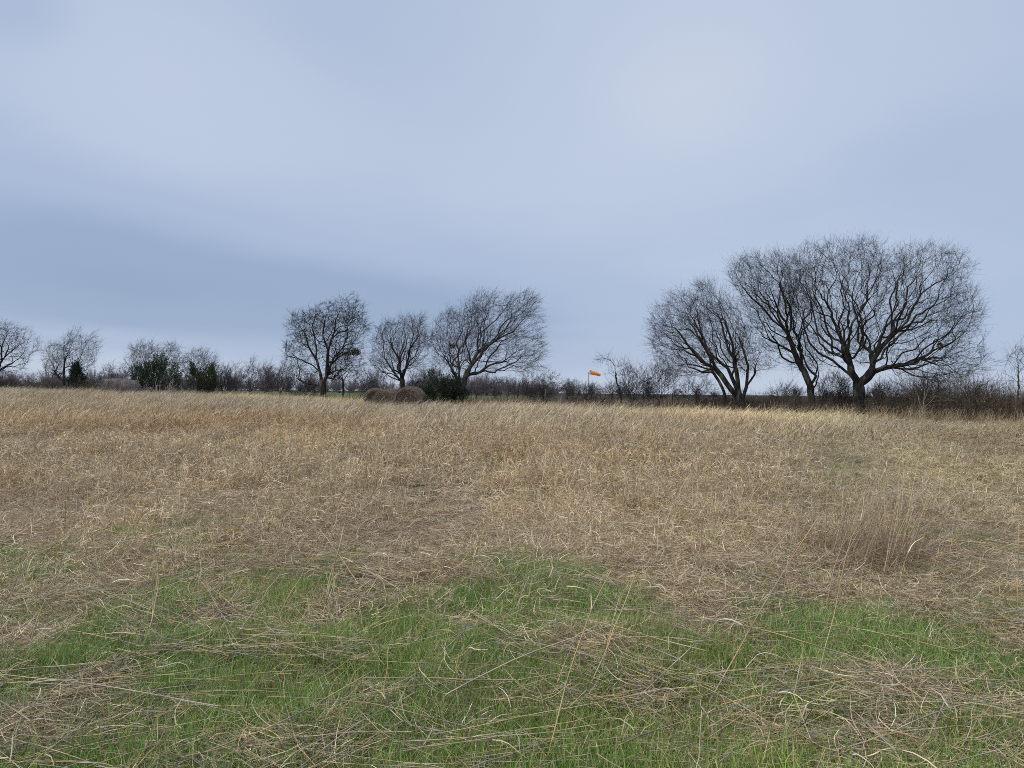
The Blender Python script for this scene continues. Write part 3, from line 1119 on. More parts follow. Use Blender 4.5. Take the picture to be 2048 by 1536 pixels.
for (px0, px1, top, base, n, st, lab) in (
        (428, 468, 726, 790, 300, 3, 'small bare tree touching the smaller juniper'),
        (444, 486, 719, 790, 420, 4, 'round dense small bare tree just past the smaller juniper'),
        (480, 524, 712, 788, 420, 2, 'tallest small bare tree of the open row beside the twisted tree'),
        (512, 552, 722, 790, 380, 3, 'small spreading bare tree in the open row, one reddish stem'),
        (545, 580, 716, 792, 340, 3, 'small bare tree under the left limbs of the twisted tree')):
    shrub('bare_tree', lab, 'tree', FY((px0 + px1) / 2) + 3 + (k % 2) * 3, px0, px1, top, base, n, st, group=G1, tw=M_TWIG_P, tr=0.07, tip=0.0075, lean=0.15)
    k += 1
shrub('bare_shrub', 'bushy dark shrub at the foot of the twisted tree', 'shrub', FY(610) + 0.4, 575, 640, 752, 797, 330, 6, tr=0.035)
shrub('bare_shrub', 'brown twiggy shrub between the slim trunk and the hay bales', 'shrub', FY(722) + 2, 698, 750, 742, 796, 300, 5, tw=M_TWIG_P, tr=0.035)

G2 = 'far row of bare trees beyond the fence'
far_rows = [(930, 985, 757, 'far bare tree showing under the limbs of the pale windswept tree'),
            (968, 1022, 752, 'far bare tree at the end of the windswept tree limbs'),
            (1014, 1066, 757, 'far bare tree between the windswept tree and the domed far tree'),
            (1056, 1132, 744, 'far domed bare tree, tallest in the row beyond the posts'),
            (1118, 1160, 757, 'far bare tree beside the domed one, nearer the windsock pole'),
            (1150, 1205, 764, 'low far bare tree behind the windsock pole'),
            (1204, 1252, 766, 'low far bare tree past the windsock behind the arching sapling')]
for (px0, px1, top, lab) in far_rows:
    shrub('bare_tree', lab, 'tree', 92 + rng.uniform(-5, 8), px0, px1, top, 792, 300 if px1 - px0 > 60 else 190, 4, group=G2, tw=M_TWIG_P, tr=0.1, tip=0.010, lean=0.15,
          wind=(0.25, 0, 0.15), dens=1.2)


# ------------------------------------------------------------------ junipers
def juniper(label, Y, hull, n, stem_px, cols, pxbase, spiky=1.0):
    b = at(stem_px, pxbase, Y)
    b[2] = float(ground(b[0], b[1]))
    root = thing('juniper', label, 'evergreen', b)
    w = (max(q[0] for q in hull) - min(q[0] for q in hull)) / F * Y
    A = crown_points(hull, n, Y, w * 0.42, surf=0.6)
    bag = Bag()
    ctr = b + np.array([0, 0, 0.5])
    axis = norm(norm(A - ctr) * np.array([0.75, 0.75, 0.5]) + np.array([0, 0, 0.75]) + rng.normal(0, 0.24, A.shape))
    L = rng.uniform(0.4, 1.0, len(A)) * spiky
    m = 46
    t_ = rng.uniform(0, 1, (len(A), m))
    rad_ = (0.12 * (1 - t_) ** 0.8 + 0.015) * spiky
    sd = norm(rng.normal(size=(len(A), m, 3)))
    p = A[:, None] + axis[:, None] * (t_ * L[:, None])[..., None] + sd * rad_[..., None]
    d = norm(axis[:, None] * 0.9 + sd * 0.7)
    s = rng.uniform(0.05, 0.11, (len(A), m, 1))
    wv = norm(np.cross(d, rng.normal(size=d.shape)))
    V = np.stack([p - wv * s * 0.28, p + wv * s * 0.28, p + d * s], 2).reshape(-1, 3)
    col = np.repeat(pick(cols, len(A), 0.25), m * 3, 0)
    bag.add(V, T=np.arange(len(V)).reshape(-1, 3), col=col)
    link('crown', bag.mesh('crown', [M_CEDAR], b), root)
    # stem and inner boughs
    k = 60
    tgt = A[rng.choice(len(A), k)]
    s0 = b + (tgt - b) * np.array([0, 0, 1]) * rng.uniform(0.1, 0.6, (k, 1))
    u = np.linspace(0, 1, 5)[None, :, None]
    P = s0[:, None] * (1 - u) + tgt[:, None] * u + np.array([0, 0, -0.15]) * (4 * u * (1 - u))
    V, Q = tubes(P, np.linspace(0.02, 0.006, 5)[None].repeat(k, 0), 4)
    tb = Bag().add(V, Q)
    top = A[:, 2].max()
    P = np.array([[b + np.array([0.03 * math.sin(i * 2), 0, (top - b[2]) * i / 5 * 0.9 - 0.1]) for i in range(6)]])
    V, Q = tubes(P, np.linspace(0.09, 0.02, 6)[None], 7)
    tb.add(V, Q)
    link('trunk', tb.mesh('trunk', [M_BARK_D], b), root)
    return root


CED = [(0.020, 0.036, 0.015), (0.030, 0.050, 0.020), (0.040, 0.060, 0.022), (0.016, 0.028, 0.014)]
CED2 = CED + [(0.06, 0.075, 0.02), (0.055, 0.066, 0.02)]
juniper('larger dark green juniper with pointed plumes beside the pale dead branches', FY(315) - 0.4,
        [(262, 786), (268, 745), (278, 742), (290, 735), (302, 728), (312, 722), (320, 711), (328, 722), (336, 733), (348, 730), (356, 748), (364, 768), (366, 788)], 430, 318, CED, 787)
juniper('smaller green juniper, split topped, beyond the larger juniper', FY(402) - 0.4,
        [(372, 786), (376, 752), (380, 738), (387, 734), (394, 748), (404, 752), (414, 746), (422, 738), (430, 745), (432, 770), (430, 788)], 290, 402, CED2, 788)
juniper('low dark juniper spreading at the foot of the pale windswept tree', FY(890) - 1.2,
        [(848, 806), (852, 790), (862, 776), (870, 766), (880, 758), (890, 764), (902, 768), (914, 782), (924, 790), (928, 806)], 330, 890, CED[:1] + CED[3:] + [(0.024, 0.034, 0.016)], 806, 1.15)
juniper('small dark juniper half hidden in brush under the ragged two stemmed tree', FY(150) - 0.2,
        [(136, 775), (138, 750), (146, 736), (154, 730), (160, 742), (168, 760), (170, 776)], 170, 152, CED[3:], 782)


# ------------------------------------------------------------------ briar thickets and brush along the fence
def cane_set(n, foot, depth, height, cols, rr=(0.003, 0.006), droop=1.0, twigs=3, up=0.5):
    """arching canes with side twigs about the origin -> Bag"""
    bag = Bag()
    base = np.stack([rng.uniform(-foot / 2, foot / 2, n), rng.uniform(-depth / 2, depth / 2, n), np.full(n, -0.03)], -1)
    edge = 1 - 0.55 * np.abs(base[:, 0] / (foot / 2 + 1e-6)) ** 2.5
    L = rng.uniform(0.7, 1.5, n) * height * edge
    P = blade_paths(n, base, L, np.abs(rng.normal(0, up, n)), rng.uniform(0.3, 1.6, n) * droop, seg=8, yawcurl=1.6, wob=0.2)
    P[..., 2] = np.maximum(P[..., 2], 0.02)
    R = np.linspace(1, 0.4, 9)[None] * rng.uniform(*rr, (n, 1))
    V, Q = tubes(P, R, 3)
    c = pick(cols, n, 0.2)
    bag.add(V, Q, col=np.repeat(c, 27, 0))
    if twigs:
        m = n * twigs
        i, k = rng.integers(0, n, m), rng.integers(2, 8, m)
        p0 = P[i, k]
        T = blade_paths(m, p0, rng.uniform(0.12, 0.4, m) * min(1, height), rng.uniform(0, 1.8, m), rng.uniform(-0.5, 1.2, m), seg=3, yawcurl=1.0, wob=0.3)
        V, Q = tubes(T, np.linspace(1, 0.4, 4)[None] * np.full((m, 1), rr[0] * 0.7), 3)
        bag.add(V, Q, col=np.repeat(c[i], 12, 0))
    return bag


BRIAR = [(0.26, 0.215, 0.15), (0.13, 0.10, 0.08), (0.075, 0.058, 0.048), (0.09, 0.07, 0.055), (0.045, 0.036, 0.032), (0.12, 0.095, 0.07)]
BRIAR2 = BRIAR + [(0.17, 0.13, 0.08), (0.20, 0.14, 0.06)]


def thicket(label, pxa, pxb, top, Y, n, cols, group, depth=1.8):
    c = at((pxa + pxb) / 2, top, Y)
    gz = float(ground(c[0], c[1]))
    w = (pxb - pxa) / F * Y
    bag = cane_set(int(n * 1.5), w, depth, (c[2] - gz) * 1.05, cols, rr=(0.005, 0.011), twigs=6)
    root = thing('briar_thicket', label, 'thicket', (c[0], c[1], gz), group)
    link('canes', bag.mesh('canes', [M_TWIG1]), root)
    V = np.concatenate(bag.V)
    # withered leaves still hanging on it
    m = int(n * 2.2)
    q = V[rng.integers(0, len(V), m)]
    a, b = norm(rng.normal(size=(m, 3))), norm(rng.normal(size=(m, 3)))
    s = rng.uniform(0.012, 0.03, (m, 1))
    lv = np.stack([q, q + a * s + b * s * 0.5, q + a * s * 2, q + a * s - b * s * 0.5], 1).reshape(-1, 3)
    lb = Bag().add(lv, np.arange(4 * m).reshape(m, 4), col=np.repeat(pick([(0.10, 0.075, 0.05), (0.07, 0.06, 0.04), (0.05, 0.055, 0.03)], m), 4, 0))
    link('withered_leaves', lb.mesh('leaves', [M_TWIG1]), root)
    return root


shrub('bare_shrub', 'small dark bare shrub leaning against the foot of the leaning tree', 'shrub', FY(1640) + 0.9, 1612, 1662, 768, 820, 170, 4, tr=0.035, jit=0.3)
shrub('bare_shrub', 'dark bare shrub crowding the trunk of the biggest tree', 'shrub', FY(1695) + 0.6, 1672, 1716, 770, 822, 190, 4, tr=0.035)
shrub('bare_shrub', 'thin dark shrub in the gap between the many stemmed and the leaning tree', 'shrub', FY(1570) + 1.2, 1532, 1602, 772, 816, 200, 5, tr=0.03)
shrub('bare_shrub', 'upright bare shrub rising out of the tallest briar thicket', 'shrub', FY(1860) + 0.8, 1822, 1905, 752, 825, 380, 7, tr=0.035)
shrub('bare_shrub', 'bare shrub rising out of the thicket around the old wooden post', 'shrub', FY(1950) + 0.9, 1910, 2005, 760, 828, 380, 7, tr=0.035)
shrub('bare_shrub', 'tallest tangled bare shrub between the leaning tree and the biggest tree', 'shrub', FY(1668) + 1.6, 1634, 1704, 742, 820, 380, 6, tr=0.03)
shrub('bare_shrub', 'wispy bare shrub on the far side of the biggest trunk, under its longest limb', 'shrub', FY(1765) + 1.2, 1732, 1806, 768, 824, 300, 6, tr=0.03)
shrub('bare_shrub', 'low tangled shrub on the near side of the steel posts by the domed far tree', 'shrub', FY(1075) + 1.0, 1040, 1110, 776, 806, 260, 7, tr=0.025)
shrub('bare_shrub', 'low tangled shrub around the wooden post below the windsock pole', 'shrub', FY(1165) + 1.0, 1128, 1190, 778, 806, 230, 6, tr=0.025)
GB = 'briar thickets along the fence'
thicket('low brown briar thicket right beside the trunk of the biggest tree', 1722, 1822, 788, FY(1770) + 0.3, 620, BRIAR2, GB)
thicket('tall dark briar thicket under the drooping outer limbs of the biggest tree', 1800, 1900, 762, FY(1850) + 0.2, 1000, BRIAR, GB)
thicket('dark briar thicket with an old wooden post sticking out of it', 1888, 1992, 768, FY(1940) + 0.2, 950, BRIAR, GB)
thicket('briar thicket at the frame edge below the lone thin sapling', 1980, 2090, 778, FY(2035) + 0.2, 800, BRIAR2, GB)
thicket('low dark brush between the trunks of the biggest and the leaning tree', 1634, 1712, 790, FY(1672) + 0.8, 520, BRIAR, GB)
thicket('dark brush filling the gap between the leaning tree and the many stemmed tree', 1515, 1625, 797, FY(1570) + 0.4, 620, BRIAR, GB)
thicket('dark brush at the foot of the many stemmed tree', 1425, 1520, 795, FY(1470) + 0.8, 420, BRIAR, GB)
thicket('reddish dark brush below the tree that the frame edge cuts off', -30, 66, 748, FY(20) + 0.5, 520, BRIAR, GB)
thicket('dark brush mound at the foot of the ragged two stemmed tree', 54, 140, 752, FY(95) + 0.5, 480, BRIAR, GB)
thicket('low reddish brush between the ragged tree and the older bales', 128, 212, 760, FY(170) + 0.5, 420, BRIAR2, GB)

# knee-high dead weeds and brush that run along the whole fence as one mass
BR = [cane_set(70, 1.1, 0.9, 0.85, [(0.13, 0.10, 0.085), (0.18, 0.145, 0.115), (0.09, 0.07, 0.06), (0.22, 0.17, 0.12)], rr=(0.003, 0.005), twigs=4).mesh('brush', [M_TWIGS]) for _ in range(5)]
n = 1300
pxs = np.concatenate([rng.uniform(-250, 2300, 900), rng.uniform(1330, 2200, 400)])
uu = (pxs - 1024) / F
yy = fence_y(uu) + rng.uniform(-0.6, 3.2, n)
xx = uu * yy
dark = sstep(1230, 1330, pxs) + sstep(260, 180, pxs)
tint = (1.0 - 0.30 * dark)[:, None] * np.array([1.0, 0.96, 0.97])
s = rng.uniform(0.7, 1.15, n) * (1 + 0.35 * sstep(1330, 1480, pxs))
scatter('fence_undergrowth', BR, np.stack([xx, yy, ground(xx, yy)], -1), np.stack([np.zeros(n), np.zeros(n), rng.uniform(0, 6.28, n)], -1),
        np.stack([s, s, s * rng.uniform(0.6, 1.1, n)], -1), rng.integers(0, 5, n), tint, 'dead brown weeds and brush growing along the fence line', 'undergrowth')
# the rougher ground beyond: dead weeds thinning out
n = 1500
pxs = np.concatenate([rng.uniform(-300, 2350, 900), rng.uniform(1250, 2350, 600)])
uu = (pxs - 1024) / F
yy = fence_y(uu) * rng.uniform(1.06, 2.4, n)
ok = ~((pxs > 380) & (pxs < 760) & (yy > fence_y(uu) * 1.2))
uu, yy = uu[ok], yy[ok]
n = len(uu)
xx = uu * yy
s = rng.uniform(0.8, 1.5, n)
scatter('far_undergrowth', BR, np.stack([xx, yy, ground(xx, yy)], -1), np.stack([np.zeros(n), np.zeros(n), rng.uniform(0, 6.28, n)], -1),
        np.stack([s * 1.5, s * 1.5, s * rng.uniform(0.3, 0.6, n) * (1 + 0.5 * sstep(0.15, 0.3, uu))], -1), rng.integers(0, 5, n), np.tile([1.15, 1.05, 1.02], (n, 1)) * rng.uniform(0.75, 1.2, (n, 1)),
        'dead purplish brown weeds on the rough ground beyond the fence', 'undergrowth')


def far_tree_mesh():
    n = 26
    base = rng.normal(0, 0.25, (n, 3)) * np.array([1, 1, 0])
    P = blade_paths(n, base, rng.uniform(2.5, 4.6, n), np.abs(rng.normal(0, 0.45, n)), rng.uniform(-0.2, 0.5, n), seg=7, yawcurl=0.8, wob=0.16)
    bag = Bag()
    V, Q = tubes(P, np.linspace(0.05, 0.012, 8)[None].repeat(n, 0), 3)
    bag.add(V, Q, col=(0.12, 0.105, 0.10))
    m = 900
    i, k = rng.integers(0, n, m), rng.integers(2, 8, m)
    T = blade_paths(m, P[i, k], rng.uniform(0.4, 1.2, m), np.abs(rng.normal(0.6, 0.5, m)), rng.uniform(-0.6, 0.6, m), seg=3, wob=0.3)
    V, Q = tubes(T, np.linspace(0.016, 0.008, 4)[None].repeat(m, 0), 3)
    bag.add(V, Q, col=(0.15, 0.13, 0.13))
    return bag.mesh('far_tree', [M_TWIGS])


FT = [far_tree_mesh() for _ in range(4)]
n = 520
uu = rng.uniform(-0.95, 0.95, n)
yy = rng.uniform(190, 420, n)
keep = (rng.uniform(size=n) < 0.25 + 0.75 * sstep(0.2, 0.05, uu)) & ((yy > 300) | (uu < 0.05))
uu, yy = uu[keep], yy[keep]
n = len(uu)
s = rng.uniform(0.7, 1.5, n)
xx = uu * yy
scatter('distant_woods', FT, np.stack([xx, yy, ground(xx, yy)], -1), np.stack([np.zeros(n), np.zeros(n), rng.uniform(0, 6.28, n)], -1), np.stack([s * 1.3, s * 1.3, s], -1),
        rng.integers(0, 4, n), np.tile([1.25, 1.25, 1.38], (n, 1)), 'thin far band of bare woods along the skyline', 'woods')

# pale fallen branches in front of the larger juniper
c = at(322, 780, FY(322) - 1.9)
gz = float(ground(c[0], c[1]))
root = thing('fallen_branch', 'pale bleached dead branches lying at the foot of the larger juniper', 'dead branches', (c[0], c[1], gz))
n = 26
b0 = np.stack([rng.uniform(-1.3, 1.3, n), rng.uniform(-0.5, 0.5, n), rng.uniform(0.0, 0.35, n)], -1)
P = blade_paths(n, b0, rng.uniform(0.8, 1.8, n), rng.uniform(0.5, 1.5, n), rng.uniform(-0.8, 0.8, n), seg=7, yawcurl=1.5, wob=0.28)
P[..., 2] = np.maximum(P[..., 2], 0.04)
V, Q = tubes(P, np.linspace(0.035, 0.012, 8)[None] * rng.uniform(0.6, 1.1, (n, 1)), 5)
bag = Bag().add(V, Q)
m = 120
i, k = rng.integers(0, n, m), rng.integers(2, 8, m)
T = blade_paths(m, P[i, k], rng.uniform(0.2, 0.7, m), rng.uniform(0.2, 1.8, m), rng.uniform(-1, 1, m), seg=4, yawcurl=1.5, wob=0.35)
V, Q = tubes(T, np.linspace(0.012, 0.005, 5)[None].repeat(m, 0), 4)
bag2 = Bag().add(V, Q)
link('limb', bag.mesh('limb', [M_DEADWOOD]), root)
link('twigs', bag2.mesh('twigs', [M_DEADWOOD]), root)


# ------------------------------------------------------------------ hay bales
def mat_hay(name, pale, dark):
    m, nt, N, L = new_mat(name)
    out = N('ShaderNodeOutputMaterial')
    p = N('ShaderNodeBsdfPrincipled')
    p.inputs['Roughness'].default_value = 0.95
    p.inputs['Specular IOR Level'].default_value = 0.1
    tc = N('ShaderNodeTexCoord')
    # polar coordinates about the roll's axis (local X)
    sp = N('ShaderNodeSeparateXYZ')
    L(tc.outputs['Object'], sp.inputs[0])

    def mt(op, a, b=None):
        k = N('ShaderNodeMath')
        k.operation = op
        for i, v in enumerate((a, b)):
            if v is None:
                continue
            if isinstance(v, (int, float)):
                k.inputs[i].default_value = v
            else:
                L(v, k.inputs[i])
        return k.outputs[0]
    r = mt('SQRT', mt('ADD', mt('MULTIPLY', sp.outputs[1], sp.outputs[1]), mt('MULTIPLY', sp.outputs[2], sp.outputs[2])))
    an = mt('ARCTAN2', sp.outputs[2], sp.outputs[1])
    cb = N('ShaderNodeCombineXYZ')
    L(mt('MULTIPLY', r, 22.0), cb.inputs[0])
    L(mt('MULTIPLY', an, 2.2), cb.inputs[1])
    L(mt('MULTIPLY', sp.outputs[0], 14.0), cb.inputs[2])
    n1 = N('ShaderNodeTexNoise')
    n1.inputs['Scale'].default_value = 1.0
    n1.inputs['Detail'].default_value = 6
    n1.inputs['Roughness'].default_value = 0.65
    L(cb.outputs[0], n1.inputs['Vector'])
    rp = N('ShaderNodeValToRGB')
    rp.color_ramp.elements[0].position, rp.color_ramp.elements[1].position = 0.33, 0.68
    rp.color_ramp.elements[0].color, rp.color_ramp.elements[1].color = (*dark, 1), (*pale, 1)
    L(n1.outputs['Fac'], rp.inputs[0])
    L(rp.outputs[0], p.inputs['Base Color'])
    bm = N('ShaderNodeBump')
    bm.inputs['Strength'].default_value = 0.9
    bm.inputs['Distance'].default_value = 0.05
    L(n1.outputs['Fac'], bm.inputs['Height'])
    L(bm.outputs[0], p.inputs['Normal'])
    L(p.outputs[0], out.inputs[0])
    return m


M_HAY = mat_hay('weathered_hay', (0.26, 0.205, 0.185), (0.06, 0.045, 0.042))
M_HAY_G = mat_hay('grey_hay', (0.30, 0.275, 0.265), (0.11, 0.095, 0.09))


M_HAY_END = mat_hay('hay_roll_end', (0.17, 0.12, 0.09), (0.035, 0.025, 0.02))


def bale(label, px, Y, Rr, Ln, rz, group, mat, cols):
    c = at(px, 790, Y)
    gz = float(ground(c[0], c[1]))
    root = thing('hay_bale', label, 'hay bale', (c[0], c[1], gz), group)
    root.rotation_euler.z = rz
    # the roll: rounded ends, sagging on the ground, uneven skin
    na, prof = 64, []
    hl = Ln / 2
    for (fx, fr) in ((-1, 0.0), (-1.0, 0.3), (-1.0, 0.6), (-0.99, 0.82), (-0.95, 0.94), (-0.86, 1.0), (-0.5, 1.01), (0, 1.015), (0.5, 1.01), (0.86, 1.0), (0.95, 0.94), (0.99, 0.82), (1.0, 0.6), (1.0, 0.3), (1, 0.0)):
        prof.append((fx * hl, fr * Rr))
    V = []
    for (x, r) in prof:
        for k in range(na):
            a = 2 * PI * k / na
            w = 1 + 0.035 * (float(vnoise(np.array(x * 2 + 9), np.array(a * 2.5 + px), 3)) - 0.5) * 2
            V.append((x + 0.03 * math.sin(a * 3 + px) * (r / Rr), r * w * math.cos(a) * 1.04, r * w * math.sin(a)))
    V = np.array(V)
    V[:, 2] = np.where(V[:, 2] < -0.72 * Rr, -0.72 * Rr + (V[:, 2] + 0.72 * Rr) * 0.25, V[:, 2])
    h = -V[:, 2].min()
    idx = np.arange(len(prof) * na).reshape(len(prof), na)
    Q = np.stack([idx[:-1], np.roll(idx[:-1], -1, 1), np.roll(idx[1:], -1, 1), idx[1:]], -1).reshape(-1, 4)
    me = Bag().add(V, Q).mesh('roll', [mat, M_HAY_END])
    mi = np.zeros((len(prof) - 1, na), np.int32)
    mi[:4] = 1
    mi[-4:] = 1
    me.polygons.foreach_set('material_index', mi.ravel())
    link('roll', me, root, (0, 0, h - 0.03))
    # loose strands: round the barrel and round and round on the two ends
    n = 1500
    a0 = rng.uniform(-0.6, PI + 0.6, n)
    sw = rng.uniform(0.15, 0.7, n)
    kind = rng.uniform(size=n) < 0.5
    x0 = np.where(kind, rng.uniform(-hl, hl, n), np.sign(rng.normal(size=n)) * (hl + 0.015))
    r0 = np.where(kind, Rr * 1.03, Rr * np.sqrt(rng.uniform(0.02, 1, n)))
    k = np.linspace(0, 1, 6)[None]
    aa = a0[:, None] + sw[:, None] * k
    lift = rng.uniform(0, 0.07, n)[:, None] * (2 * np.abs(k - 0.5)) ** 2
    rr_ = r0[:, None] + np.where(kind[:, None], lift + 0.012, rng.normal(0, 0.04, n)[:, None] * k)
    xx_ = x0[:, None] + np.where(kind[:, None], rng.normal(0, 0.10, n)[:, None] * k, np.sign(x0)[:, None] * lift * 1.2)
    P = np.stack([xx_, rr_ * np.cos(aa) * 1.04, rr_ * np.sin(aa)], -1)
    V, Q = tubes(P, np.full((n, 6), 1.0) * rng.uniform(0.003, 0.007, (n, 1)), 3)
    link('loose_straw', Bag().add(V, Q, col=np.repeat(pick(cols, n, 0.2), 18, 0)).mesh('loose_straw', [M_DRY1]), root, (0, 0, h - 0.03))
    return root


HC = [(0.34, 0.275, 0.235), (0.22, 0.17, 0.155), (0.10, 0.08, 0.07), (0.40, 0.32, 0.22)]
HB = 'round hay bales in front of the rounded tree'
bale('brown round hay bale farthest back of the three, partly behind the middle bale', 752, 50.2, 0.70, 1.3, rad(100), HB, M_HAY, HC)
bale('middle brown round hay bale, its side running back in shade', 779, 48.0, 0.70, 1.5, rad(68), HB, M_HAY, HC)
bale('brown round hay bale nearest the low dark juniper, curved strands on its face', 821, 47.0, 0.78, 1.4, rad(82), HB, M_HAY, HC)
HG = 'grey weathered hay bales in a line beside the larger juniper'
bale('grey weathered hay bale at the brush end of the line', 222, FY(222) - 3.6, 0.80, 1.3, rad(48), HG, M_HAY_G, [(0.32, 0.29, 0.27), (0.2, 0.175, 0.165)])
bale('grey weathered hay bale between its two neighbours', 239, FY(239) - 4.6, 0.82, 1.3, rad(48), HG, M_HAY_G, [(0.32, 0.29, 0.27), (0.2, 0.175, 0.165)])
bale('grey weathered hay bale next to the larger juniper', 255, FY(255) - 5.4, 0.74, 1.3, rad(48), HG, M_HAY_G, [(0.32, 0.29, 0.27), (0.2, 0.175, 0.165)])


# ------------------------------------------------------------------ fence, windsock
M_POST = mat_noise('rusty_steel_post', (0.035, 0.03, 0.028), (0.10, 0.075, 0.06), 14, bump=0.2)
M_WOODPOST = mat_noise('old_cedar_post', (0.06, 0.05, 0.042), (0.16, 0.13, 0.11), 7, bump=0.6, stretch=(1, 1, 0.2))
M_WIRE = mat_noise('fence_wire', (0.05, 0.045, 0.04), (0.12, 0.10, 0.09), 20, rough=0.6)

fl = thing('wire_fence', 'barbed wire fence of thin steel and wooden posts along the brush', 'fence', (0.0, FY(1024), float(ground(0, FY(1024)))))
fo = np.array(fl.location)
post_px = [(-60, 0), (20, 0), (105, 0), (180, 0), (300, 0), (365, 0), (438, 0), (500, 0), (560, 0), (628, 1), (700, 0), (745, 0), (868, 0), (944, 0), (993, 0), (1013, 1), (1029, 0),
           (1090, 1), (1141, 0), (1168, 0), (1226, 0), (1290, 0), (1345, 0), (1395, 1), (1447, 0), (1545, 0), (1590, 0), (1672, 0), (1760, 0), (1815, 0), (1894, 0), (1979, 1), (2024, 1), (2110, 0)]
tops = []
for (px, wood) in post_px:
    Yp = FY(px)
    x = (px - 1024) / F * Yp
    gz = float(ground(x, Yp))
    hgt = (1.45 if px > 1500 else 1.3) * rng.uniform(0.94, 1.06)
    lean = np.array([rng.normal(0, 0.04), rng.normal(0, 0.03), 1.0])
    b = np.array([x, Yp, gz - 0.1])
    k = 6
    P = np.array([[b + lean * (hgt + 0.1) * i / (k - 1) + (rng.normal(0, 0.008, 3) if wood else 0) for i in range(k)]])
    bag = Bag()
    if wood:
        V, Q = tubes(P, np.array([[0.075, 0.072, 0.07, 0.068, 0.065, 0.06]]), 9)
        bag.add(V, Q)
        c0 = P[0, -1]
        n9 = len(V)
        bag.add(np.vstack([V[-9:], c0 + np.array([[0, 0, 0.015]])]), T=[[i, (i + 1) % 9, 9] for i in range(9)])
        mt_ = M_WOODPOST
    else:                         # a T-section: flange and web
        for (sx, sy, ox, oy) in ((0.022, 0.005, 0, 0), (0.004, 0.02, 0, 0.0251)):
            q = []
            for zz_ in (0, 1):
                cpt = P[0, -1] if zz_ else P[0, 0]
                for (a_, c_) in ((-1, -1), (1, -1), (1, 1), (-1, 1)):
                    q.append(cpt + np.array([a_ * sx + ox, c_ * sy + oy, 0]))
            bag.add(q, [[0, 1, 5, 4], [1, 2, 6, 5], [2, 3, 7, 6], [3, 0, 4, 7], [4, 5, 6, 7]])
        mt_ = M_POST
    o = link('wooden_post' if wood else 'steel_post', bag.mesh('post', [mt_], fo, smooth=bool(wood)), fl)
    tops.append((b + lean * 0.1, lean, hgt))
for f in (0.28, 0.5, 0.72, 0.93):
    pts = []
    for i, (b, l, h_) in enumerate(tops):
        p = b + l * h_ * f + np.array([0, -0.035, 0])
        if i:
            q = pts[-1]
            for s_ in (0.25, 0.5, 0.75):
                pts.append(q + (p - q) * s_ + np.array([0, 0, -0.10 * s_ * (1 - s_)]))
        pts.append(p)
    V, Q = tubes(np.array([pts]), np.full((1, len(pts)), 0.0035), 4)
    link('wire', Bag().add(V, Q).mesh('wire', [M_WIRE], fo), fl)

# windsock on its pole, well beyond the fence
YW = 118.0
pb = at(1176.5, 792, YW)
pb[2] = float(ground(pb[0], pb[1]))
ptop = at(1176.5, 744.5, YW)
ws = thing('windsock', 'orange airfield windsock flying from a grey pole beyond the fence', 'windsock', pb)
m_pole = mat_noise('galvanised_pole', (0.30, 0.31, 0.33), (0.42, 0.43, 0.45), 6, rough=0.45)
hp_ = ptop[2] - pb[2]
bag = Bag()
V, Q = tubes(np.array([[(0, 0, -0.1), (0, 0, hp_ * 0.5), (0, 0, hp_)]]), np.array([[0.07, 0.065, 0.06]]), 10)
bag.add(V, Q)
link('pole', bag.mesh('pole', [m_pole]), ws)
m_white = mat_noise('white_paint', (0.72, 0.72, 0.72), (0.82, 0.82, 0.82), 5, rough=0.4)
bag = Bag()                       # swivel head
V, Q = tubes(np.array([[(0, 0, hp_ + 0.003), (0, 0, hp_ + 0.06), (0, 0, hp_ + 0.12), (0, 0, hp_ + 0.16), (0, 0, hp_ + 0.17)]]), np.array([[0.06, 0.11, 0.12, 0.07, 0.005]]), 10)
bag.add(V, Q)
link('swivel', bag.mesh('swivel', [m_white]), ws)
# hoop and sock: a tapering tube of cloth hanging a little below level
ax = norm(np.array([1.0, 0.12, -0.20]))
u1 = norm(np.cross(ax, (0, 0, 1)))
u2 = np.cross(u1, ax)
o0 = np.array([0.28, 0.03, hp_ + 0.02])
bag = Bag()
ring = np.array([[o0 + 0.37 * (math.cos(a) * u1 + math.sin(a) * u2) for a in np.linspace(0, 2 * PI, 25)]])
V, Q = tubes(ring, np.full((1, 25), 0.018), 6)
bag.add(V, Q)
for a in (0.4, 2.6, 4.7):
    e = o0 + 0.37 * (math.cos(a) * u1 + math.sin(a) * u2)
    V, Q = tubes(np.array([[np.array([0.02, 0, hp_ + 0.08]), (e + np.array([0, 0, hp_ + 0.1]) * np.array([0, 0, 1]) * 0 + np.array([0.0, 0, 0])) * 0.5 + np.array([0.01, 0, hp_ + 0.08]) * 0.5, e]]), np.full((1, 3), 0.012), 5)
    bag.add(V, Q)
link('hoop', bag.mesh('hoop', [m_pole]), ws)
m_sock, nt_, N_, L_ = new_mat('orange_cloth')
o_, p_, t_, x_ = N_('ShaderNodeOutputMaterial'), N_('ShaderNodeBsdfPrincipled'), N_('ShaderNodeBsdfTranslucent'), N_('ShaderNodeMixShader')
tc_, wv_, rp_ = N_('ShaderNodeTexCoord'), N_('ShaderNodeTexNoise'), N_('ShaderNodeValToRGB')
wv_.inputs['Scale'].default_value = 2.5
L_(tc_.outputs['Object'], wv_.inputs['Vector'])
rp_.color_ramp.elements[0].position, rp_.color_ramp.elements[1].position = 0.35, 0.65
rp_.color_ramp.elements[0].color, rp_.color_ramp.elements[1].color = (0.94, 0.42, 0.14, 1), (0.97, 0.52, 0.22, 1)
L_(wv_.outputs['Fac'], rp_.inputs[0])
p_.inputs['Roughness'].default_value = 0.6
L_(rp_.outputs[0], p_.inputs['Base Color'])
L_(rp_.outputs[0], t_.inputs['Color'])
